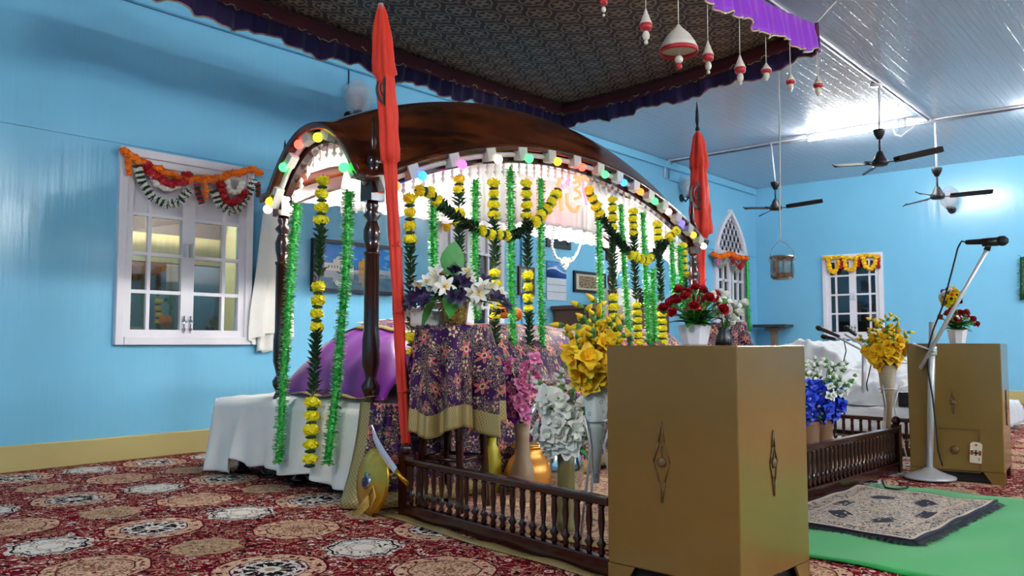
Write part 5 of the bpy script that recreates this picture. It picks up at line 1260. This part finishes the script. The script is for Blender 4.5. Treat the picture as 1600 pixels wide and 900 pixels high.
vt = thing('verandah_fill_lamp', (-7.2, 4.0, 3.1), 'unseen tube lamp added to light the verandah beyond the left windows', 'lamp')  # unseen lamp, added so the verandah shows lit through the windows
part('batten', MB().box((-7.2, 3.9, 3.175), (.05, 1.3, .05)), M_white, vt)
part('tube', MB().tube([(-7.2, 3.3, 3.12), (-7.2, 4.5, 3.12)], .03, 8), glow('verandah_fill_tube', (1, .93, .82, 1), 60), vt)
# cables and conduits
def pipe(name, pts, r, mat, label, cat='conduit', group=None, n=6): solo(name, MB().tube(pts, r, n), mat, label, cat, group)
M_cond = plain('grey_conduit', rgb(120, 128, 140), .4)
for dy, lb in ((0, 'pale ceiling conduit running across to the right, nearer one of the pair'), (.13, 'dark ceiling conduit running across to the right, farther of the pair')):
    pipe('ceiling_conduit', [(XL + .02, 11.0 + dy, 3.42), (XL + .03, 11.0 + dy, 3.62), (XL + .1, 11.0 + dy, ZC - .02), (-4.7, 11.0 + dy, ZC - .012), (-2.7, 11.15 + dy, ZC - .012), (4, 11.45 + dy, ZC - .012)], .011, M_cond if dy else M_white, lb)
for dx, lb in ((0, 'ceiling conduit along the hall, left one of the pair'), (.045, 'ceiling conduit along the hall, right one of the pair')):
    pipe('ceiling_conduit', [(-2.76 + dx, 3, ZC - .012), (-2.74 + dx, 11.14, ZC - .012)], .011, M_white, lb)
solo('junction_box', MB().lathe([(.06, 0), (.06, .035), (.055, .04)], (-2.757, 9.19, ZC - .042), 16), M_white, 'round white junction box on the ceiling above nearest fan', 'junction box')
pipe('dangling_wire', [(-3.1, 10.89, ZC - .05), (-3.05, 10.86, ZC - .2), (-2.98, 10.86, ZC - .24), (-2.86, 10.86, ZC - .16), (-2.8, 10.88, ZC - .1)], .009, M_white, 'loose white wire dangling under the lit tube light', 'wire')
pipe('pull_wire', [(-2.74, 9.9, ZC), (-2.73, 9.9, ZC - .42)], .006, M_white, 'thin white wire hanging from ceiling right of nearest fan', 'wire')
# ---------------------------------------------------------------- wall things on the left wall
def wp(px, py, d=.0): return gpx(px, py, 0, XL + d)
def wall_lamp(p, axis, label):
    t_ = thing('wall_lamp', p, label, 'wall lamp', 'wrapped glass wall lamps'); n = Vector((1, 0, 0)) if axis == 0 else Vector((0, -1, 0)); c = Vector(p)
    part('back_plate', MB().lathe([(.06, 0), (.06, .02), (.03, .03)], n=14, mat=Matrix.Translation(c + Vector((0, 0, -.1))) @ aim(n).to_matrix().to_4x4()), M_iron, t_)
    part('arm', MB().tube([c + n * .02 + Vector((0, 0, -.1)), c + n * .08 + Vector((0, 0, -.16)), c + n * .14 + Vector((0, 0, -.1))], .014, 8).lathe([(.02, -.12), (.05, -.1), (.045, -.06)], c + n * .14, 12), M_iron, t_)
    part('glass_shade', MB().lathe([(.05, -.07), (.09, -.02), (.11, .06), (.1, .15), (.085, .17), (.09, .06), (.04, -.05)], c + n * .14, 20, wob=lambda a, z: .05 * sin(6 * a)), M_clear, t_)
    part('plastic_wrap', MB().lathe([(.06, -.1), (.12, -.02), (.14, .07), (.125, .17), (.08, .2), (.05, .24), (.02, .26)], c + n * .14, 22, wob=lambda a, z: .12 * sin(5 * a + z * 30) + .06 * sin(11 * a - z * 40)), M_clear, t_)
    part('bulb', MB().ball(c + n * .14 + Vector((0, 0, .04)), .035, 10, 8, sc=(1, 1, 1.4)), M_white, t_)
wall_lamp(wp(545, 168), 0, 'plastic-wrapped glass wall lamp above the left slope of the wooden roof'); wall_lamp(wp(1064, 300), 0, 'plastic-wrapped glass wall lamp between the wooden roof and far flag'); wall_lamp(gpx(1487, 318, 1, YB), 1, 'plastic-wrapped glass wall lamp on the back wall behind a fan')
pipe('lamp_wire', [wp(545, 110, .01), wp(545, 160, .01)], .006, M_iron, 'dark wire above the wall lamp over the wooden roof', 'wire')
pipe('lamp_wire', [(XL + .02, 11.05, 3.42), wp(1060, 285, .02)], .01, M_wall, 'blue painted conduit down to the wall lamp by the flag', 'wire')
def picture_mat():
    t = MT('lake_palace_photo'); co = t.coord('UV'); x, y, z = t.xyz(co)
    hz = .4; yy = (y - hz).abs(); top = y.gt(hz); n = t.noise(co, 9, 3)
    sky = t.mix(t.noise(co, 4, 3).gt(.56), rgb(36, 128, 214), rgb(110, 186, 236)); wat = t.mix(n, rgb(40, 84, 112), rgb(120, 158, 178)); c = t.mix(top, wat, sky)
    def build(c, x0, x1, h, col, dome=None):
        c = t.mix(x.band(x0, x1) * yy.lt(h) * top, c, col); c = t.mix(x.band(x0, x1) * yy.lt(h * .9) * (y.lt(hz)) * n.gt(.36), c, t.mix(.45, wat, col))
        if dome:
            cx, r = dome; d = hyp(x - cx, (yy - h) * .62); c = t.mix(d.lt(r), c, col)
        return c
    w = rgb(226, 226, 222); g = rgb(206, 150, 50); pale = rgb(186, 198, 204)
    c = build(c, .0, 1., .05, pale); c = build(c, .1, .44, .17, w, (.27, .07)); c = build(c, .2, .34, .26, w, (.27, .045)); c = build(c, .5, .72, .26, g, (.61, .06)); c = build(c, .54, .68, .33, g, (.61, .04)); c = build(c, .74, 1., .1, pale)
    c = build(c, .92, .95, .3, w)
    win = ((x * 30).fract() - .5).abs().lt(.16) * yy.band(.06, .12) * x.band(.12, .72) * top; c = t.mix(win, c, rgb(110, 84, 60))
    t.col(c); t.set(Roughness=.2); return t.m
def framed(name, y0, y1, z0, z1, fr, fm_, pm, label, cat='framed picture', tilt=0., d=.03):
    t_ = thing(name, (XL, (y0 + y1) / 2, z0), label, cat); b = MB(); x = XL + d / 2 + .002
    for a, c, w, h in (((y0 + y1) / 2, z1 - fr / 2, y1 - y0, fr), ((y0 + y1) / 2, z0 + fr / 2, y1 - y0, fr), (y0 + fr / 2, (z0 + z1) / 2, fr, z1 - z0 - 2 * fr), (y1 - fr / 2, (z0 + z1) / 2, fr, z1 - z0 - 2 * fr)): b.box((x, a, c), (d, w, h))
    part('frame', b, fm_, t_)
    part('picture', MB().grid(lambda u, v: (XL + d * .6, lerp(y0 + fr, y1 - fr, u), lerp(z0 + fr, z1 - fr, v)), 1, 1), pm, t_)
    return t_
framed('framed_picture', 4.57, 5.66, 1.375, 1.875, .035, plain('navy_frame', rgb(22, 26, 44), .3), picture_mat(), 'wide framed picture of domed buildings reflected in water', d=.05)
def doc_mat(name, a, b, s):
    t = MT(name); co = t.coord('UV'); x, y, z = t.xyz(co); e = (x - .5).abs().op('MAXIMUM', (y - .5).abs())
    c = t.mix(t.noise(co, s, 2).gt(.5), a, b); c = t.mix(e.gt(.38), c, rgb(196, 186, 160)); t.col(c); t.set(Roughness=.3); return t.m
p, q = wp(895, 424), wp(945, 452); framed('framed_document', p.y, p.y + .72, 1.56, 1.84, .035, M_black, doc_mat('ornate_document', rgb(170, 140, 90), rgb(60, 44, 36), 16), 'small dark framed document above the brown cupboard', 'framed picture')
p = wp(808, 418); framed('framed_notice', p.y, p.y + .3, 1.47, 1.82, .03, M_brown, doc_mat('notice_print', rgb(190, 196, 200), rgb(120, 120, 116), 10), 'narrow brown framed notice beside the vertical wall conduits', 'framed picture')
p = wp(852, 352); framed('dark_plaque', p.y, p.y + .5, 2.10, 2.34, .05, M_black, plain('black_plaque', rgb(22, 22, 30), .25), 'small black plaque on wall above the calendar', 'plaque')
t_ = thing('wall_calendar', (XL, 8.3, 1.43), 'white sheet calendar with blue header on blue wall', 'calendar')
def calm():
    t = MT('calendar_header'); co = t.coord('UV'); x, y, z = t.xyz(co); w = y - (x * 5).sin() * .12; c = t.mix(w.gt(.5), rgb(40, 84, 160), rgb(92, 156, 214)); c = t.mix(w.band(.42, .5), c, rgb(220, 228, 240)); c = t.mix(t.noise(co, 7, 2).gt(.6) * y.gt(.55), c, rgb(150, 196, 232)); t.col(c); t.set(Roughness=.35); return t.m
part('header', MB().grid(lambda u, v: (XL + .014, lerp(8.1, 8.5, u), lerp(1.72, 1.93, v)), 1, 1), calm(), t_, solid=.004)
part('month_sheets', MB().box((XL + .008, 8.3, 1.575), (.014, .4, .28)), plain('calendar_paper', rgb(206, 212, 222), .6), t_)
part('sheet_lines', MB().box((XL + .016, 8.3, 1.63), (.003, .38, .006)).box((XL + .016, 8.3, 1.54), (.003, .38, .006)), M_cond, t_)
for yy, lb in ((7.46, 'left blue painted vertical conduit on wall right of second window'), (7.62, 'right blue painted vertical conduit on wall right of second window')): pipe('wall_conduit', [(XL + .015, yy, .2), (XL + .015, yy, 3.5)], .014, M_wall, lb)
t_ = thing('cupboard', (-6.15, 9.0, 0), 'low brown cupboard against the blue wall under the framed document', 'cupboard')
part('body', MB().box((-6.13, 9.15, .66), (.55, 1.9, 1.3)), M_brown, t_, bevel=.01)
for k in (-1, 1): part('door', MB().box((-5.84, 9.15 + k * .45, .68), (.03, .86, 1.1)), M_brown, t_, bevel=.008)
part('top_board', MB().box((-6.12, 9.15, 1.33), (.6, 2.0, .05)), M_brown, t_, bevel=.008)
solo('cupboard_cloth', MB().grid(lambda u, v: (lerp(-6.4, -5.8, min(1, u * 1.25)) + .02 * (u > .8), lerp(8.3, 9.2, v), 1.365 - max(0, u - .8) * .9 + .006 * sin(v * 40) * (u > .8)), 20, 20), plain('beige_cloth', rgb(176, 158, 142), .8), 'beige cloth laid over the left part of brown cupboard', 'cloth', solid=.004)
solo('white_box', MB().box((-6.1, 9.25, 1.44), (.25, .5, .15)).prism([(-.12, 0), (.12, 0), (.1, .1), (-.1, .1)], Matrix.Translation((-6.1, 9.25, 1.51)) @ Matrix.Rotation(pi / 2, 4, 'X'), .46), M_sheet, 'white paper box standing on the brown cupboard', 'box')
solo('dark_box', MB().box((-6.02, 9.75, 1.5), (.04, .3, .26)).box((-6.0, 9.75, 1.5), (.02, .22, .18)), M_black, 'small black box standing right of the white paper box', 'box')
# white cloth hanging right of the first window
t_ = thing('hanging_cloth', (XL + .07, 4.1, .84), 'long white cloth hanging on wall right of the garlanded window', 'cloth')
def hc(u, v):
    w = lerp(.075, .2, min(1, (1 - v) * 1.25)) * (1 if v > .1 else 1); a = u * 2 * pi
    y = 4.1 + (1 - v) * .02 + w * cos(a) * (1 + .0 * v); f = .028 * sin(a * 6 + v * 2) * (1.2 - v)
    z = lerp(.93 + .05 * sin(u * 7) , 2.04, v) + (.04 * (1 - abs(cos(a))) if v > .95 else 0)
    return (XL + .07 + (.045 + f) * sin(a), y + f, z)
part('folds', MB().grid(hc, 60, 24), M_sheet, t_)
part('lower_tail', MB().grid(lambda u, v: (XL + .06 + .03 * sin(u * 12), lerp(4.0, 4.19, u) + .015 * (v - 1), lerp(.82, 1.0, v) + .012 * sin(u * 11)), 16, 6), M_sheet, t_, solid=.006)
part('hook', MB().tube([(XL, 4.1, 2.06), (XL + .07, 4.1, 2.06), (XL + .08, 4.1, 2.09)], .008, 6), M_steel, t_)
# wall stand below the far corner
t_ = thing('pedestal_stand', (-6.05, 14.0, 0), 'small dark-topped wooden pedestal against the back wall left of window', 'stand')
part('top', MB().box((-6.06, 14.02, 1.19), (.6, .36, .05)), plain('dark_slate', rgb(50, 56, 62), .4), t_, bevel=.01)
part('post', MB().box((-6.04, 14.02, .6), (.1, .1, 1.13)).box((-6.04, 14.02, 1.13), (.3, .12, .05)), plain('plain_wood', rgb(120, 100, 84), .5), t_, bevel=.006)
part('foot', MB().box((-6.04, 14.02, .03), (.4, .3, .06)), M_brown, t_, bevel=.01)
# ---------------------------------------------------------------- window garlands (torans)
def pom_mesh(mat, key):
    if key not in ME: ME[key] = pompom(len(ME)).mesh('flower', mat)
    return ME[key]
def toran(pts_main, axis, label, drops, main=('orange_petal', .9), group='flower garlands over the windows', loc=None, step=.042):
    """drops: list of (material(s), points, kind)"""
    f, L = path_fn(pts_main); t_ = thing('window_garland', loc or tuple(f(L / 2)), label, 'garland', group)
    m = MB(); r_ = random.Random(5); n = int(L / step)
    mt = bpy.data.materials[main[0]]
    rope = MB()
    for i in range(n):
        p = f((i + .5) * step); q = Matrix.Translation(p + Vector((r_.uniform(-.008, .008), r_.uniform(-.008, .008), r_.uniform(-.012, .012)))) @ Matrix.Rotation(r_.uniform(0, 6), 4, 'Z') @ Matrix.Scale(main[1] * r_.uniform(.85, 1.15), 4)
        rope.join(pompom(i % 5, 10, 6), q)
    part('marigold_rope', rope, mt, t_)
    for nm, mats, pts, kind, sc in drops:
        g, Lg = path_fn(pts); b = MB(); s = 0
        if kind == 'tinsel':
            q = 0
            while s < Lg:
                p = g(s); tg = (g(s + .01) - g(s - .01)).normalized(); o = tg.orthogonal().normalized(); w = tg.cross(o)
                for _ in range(3):
                    a = q * 2.399; q += 1; d = (o * cos(a) + w * sin(a)).normalized(); l = .036 * sc
                    sd = tg * .004; b.add([p - sd, p + sd, p + d * l + sd, p + d * l - sd], [(0, 1, 2, 3)], int(s / .022) % 2)
                s += .0055
        else:
            i = 0
            while s < Lg:
                b.join(pompom(i % 5, 10, 6), Matrix.Translation(g(s)) @ Matrix.Rotation(r_.uniform(0, 6), 4, 'Z') @ Matrix.Scale(sc * r_.uniform(.9, 1.1), 4)); s += .052 * sc; i += 1
        part(nm, b, mats, t_)
    return t_
D1 = .09
def w1(px, py): return wp(px, py, D1)
MTW = [M_leafd, M_whitep]
toran([w1(*p) for p in ((190, 235), (205, 243), (225, 255), (250, 267), (275, 275), (300, 280), (330, 281), (350, 276), (372, 269), (392, 264), (408, 272))], 0, 'orange marigold garland with red and white loops over the leftmost window',
      [('red_loop', M_redp, [w1(*p) for p in ((228, 258), (240, 275), (262, 289), (284, 284), (292, 275))], 'pom', 1.15), ('white_loop', M_whitep, [w1(*p) for p in ((236, 268), (246, 288), (262, 296), (278, 290))], 'pom', .7),
       ('tinsel_loop', MTW, [w1(*p) for p in ((214, 258), (222, 285), (238, 308), (260, 320), (280, 316), (296, 296))], 'tinsel', 1.), ('red_loop', M_redp, [w1(*p) for p in ((345, 288), (348, 305), (358, 318), (374, 312), (384, 298))], 'pom', 1.0),
       ('white_loop', M_whitep, [w1(*p) for p in ((354, 284), (360, 300), (372, 300), (380, 282))], 'pom', .8), ('tinsel_loop', MTW, [w1(*p) for p in ((334, 298), (342, 318), (358, 331), (374, 325), (390, 300), (396, 280))], 'tinsel', 1.),
       ('pendant', [M_redp, M_leafd], [w1(*p) for p in ((308, 288), (310, 302), (316, 318))], 'tinsel', .8), ('pendant', M_orange, [w1(*p) for p in ((322, 292), (322, 310))], 'pom', .55), ('pendant', M_orange, [w1(*p) for p in ((200, 252), (202, 275))], 'pom', .6), ('pendant', [M_redp, M_leafd], [w1(*p) for p in ((403, 285), (404, 308))], 'tinsel', .7)])
toran([wp(*p, .09) for p in ((682, 330), (700, 338), (720, 335), (745, 338), (765, 334), (785, 338))], 0, 'yellow flower garland over the window behind the wooden canopy',
      [('flower_loop', M_gyel, [wp(*p, .09) for p in ((690, 340), (698, 358), (708, 340))], 'pom', .9), ('flower_loop', M_gyel, [wp(*p, .09) for p in ((738, 340), (750, 362), (768, 340))], 'pom', .9)], main=('golden_yellow_petal', 1.))
def wb_(px, py): return gpx(px, py, 1, YB - .08)
toran([wb_(*p) for p in ((1286, 404), (1305, 402), (1330, 403), (1352, 399), (1377, 401))], 1, 'yellow flower garland with three loops over the back wall window',
      [('flower_loop', M_gyel, [wb_(*p) for p in a], 'pom', 1.) for a in (((1294, 406), (1297, 422), (1303, 426), (1310, 416), (1311, 406)), ((1319, 406), (1322, 420), (1330, 423), (1337, 416), (1338, 404)), ((1348, 403), (1352, 416), (1360, 421), (1368, 412), (1370, 402)))] +
      [('pendant', M_redp, [wb_(*p) for p in a], 'pom', .7) for a in (((1313, 402), (1314, 420)), ((1341, 402), (1342, 418)), ((1372, 404), (1373, 418)))], main=('golden_yellow_petal', .9))
toran([wp(*p, .1) for p in ((1114, 397), (1125, 402), (1140, 396), (1152, 402), (1167, 404))], 0, 'orange and red flower garland over the arched window',
      [('red_loop', M_redp, [wp(*p, .1) for p in ((1140, 400), (1148, 412), (1156, 420), (1162, 408))], 'pom', .9), ('tinsel_loop', MTW, [wp(*p, .1) for p in ((1118, 402), (1128, 418), (1138, 404))], 'tinsel', 1.2), ('tinsel_loop', MTW, [wp(*p, .1) for p in ((1144, 412), (1152, 425), (1162, 415))], 'tinsel', 1.2), ('pendant', M_pink, [wp(*p, .1) for p in ((1120, 404), (1122, 416))], 'pom', .9)], main=('orange_petal', 1.2))
f_pts = [wp(*p, .1) for p in ((1167, 402), (1168, 440), (1169, 480), (1171, 518))]
tinsel('thin green leaf garland hanging down the right side of arched window', f_pts, .06, None, mats=[M_tinsel, M_leafd], step=.012)
tinsel('green leaf garland on the back wall at the right photo edge', [gpx(1598, p_, 1, YB - .06) for p_ in (402, 435, 468)], .08, None, mats=[M_leafd, M_tinsel], step=.008)
# ---------------------------------------------------------------- world and view
w = bpy.data.worlds.new('night'); bpy.context.scene.world = w; w.use_nodes = True
w.node_tree.nodes['Background'].inputs[0].default_value = (.02, .03, .05, 1); w.node_tree.nodes['Background'].inputs[1].default_value = .3
vs = bpy.context.scene.view_settings; vs.view_transform = 'Standard'; vs.look = 'None'; vs.gamma = 1; vs.use_curve_mapping = False; vs.exposure = 2.55
cy = bpy.context.scene.cycles; cy.use_denoising = True; cy.max_bounces = 10; cy.diffuse_bounces = 5; cy.transparent_max_bounces = 16; cy.sample_clamp_indirect = 4
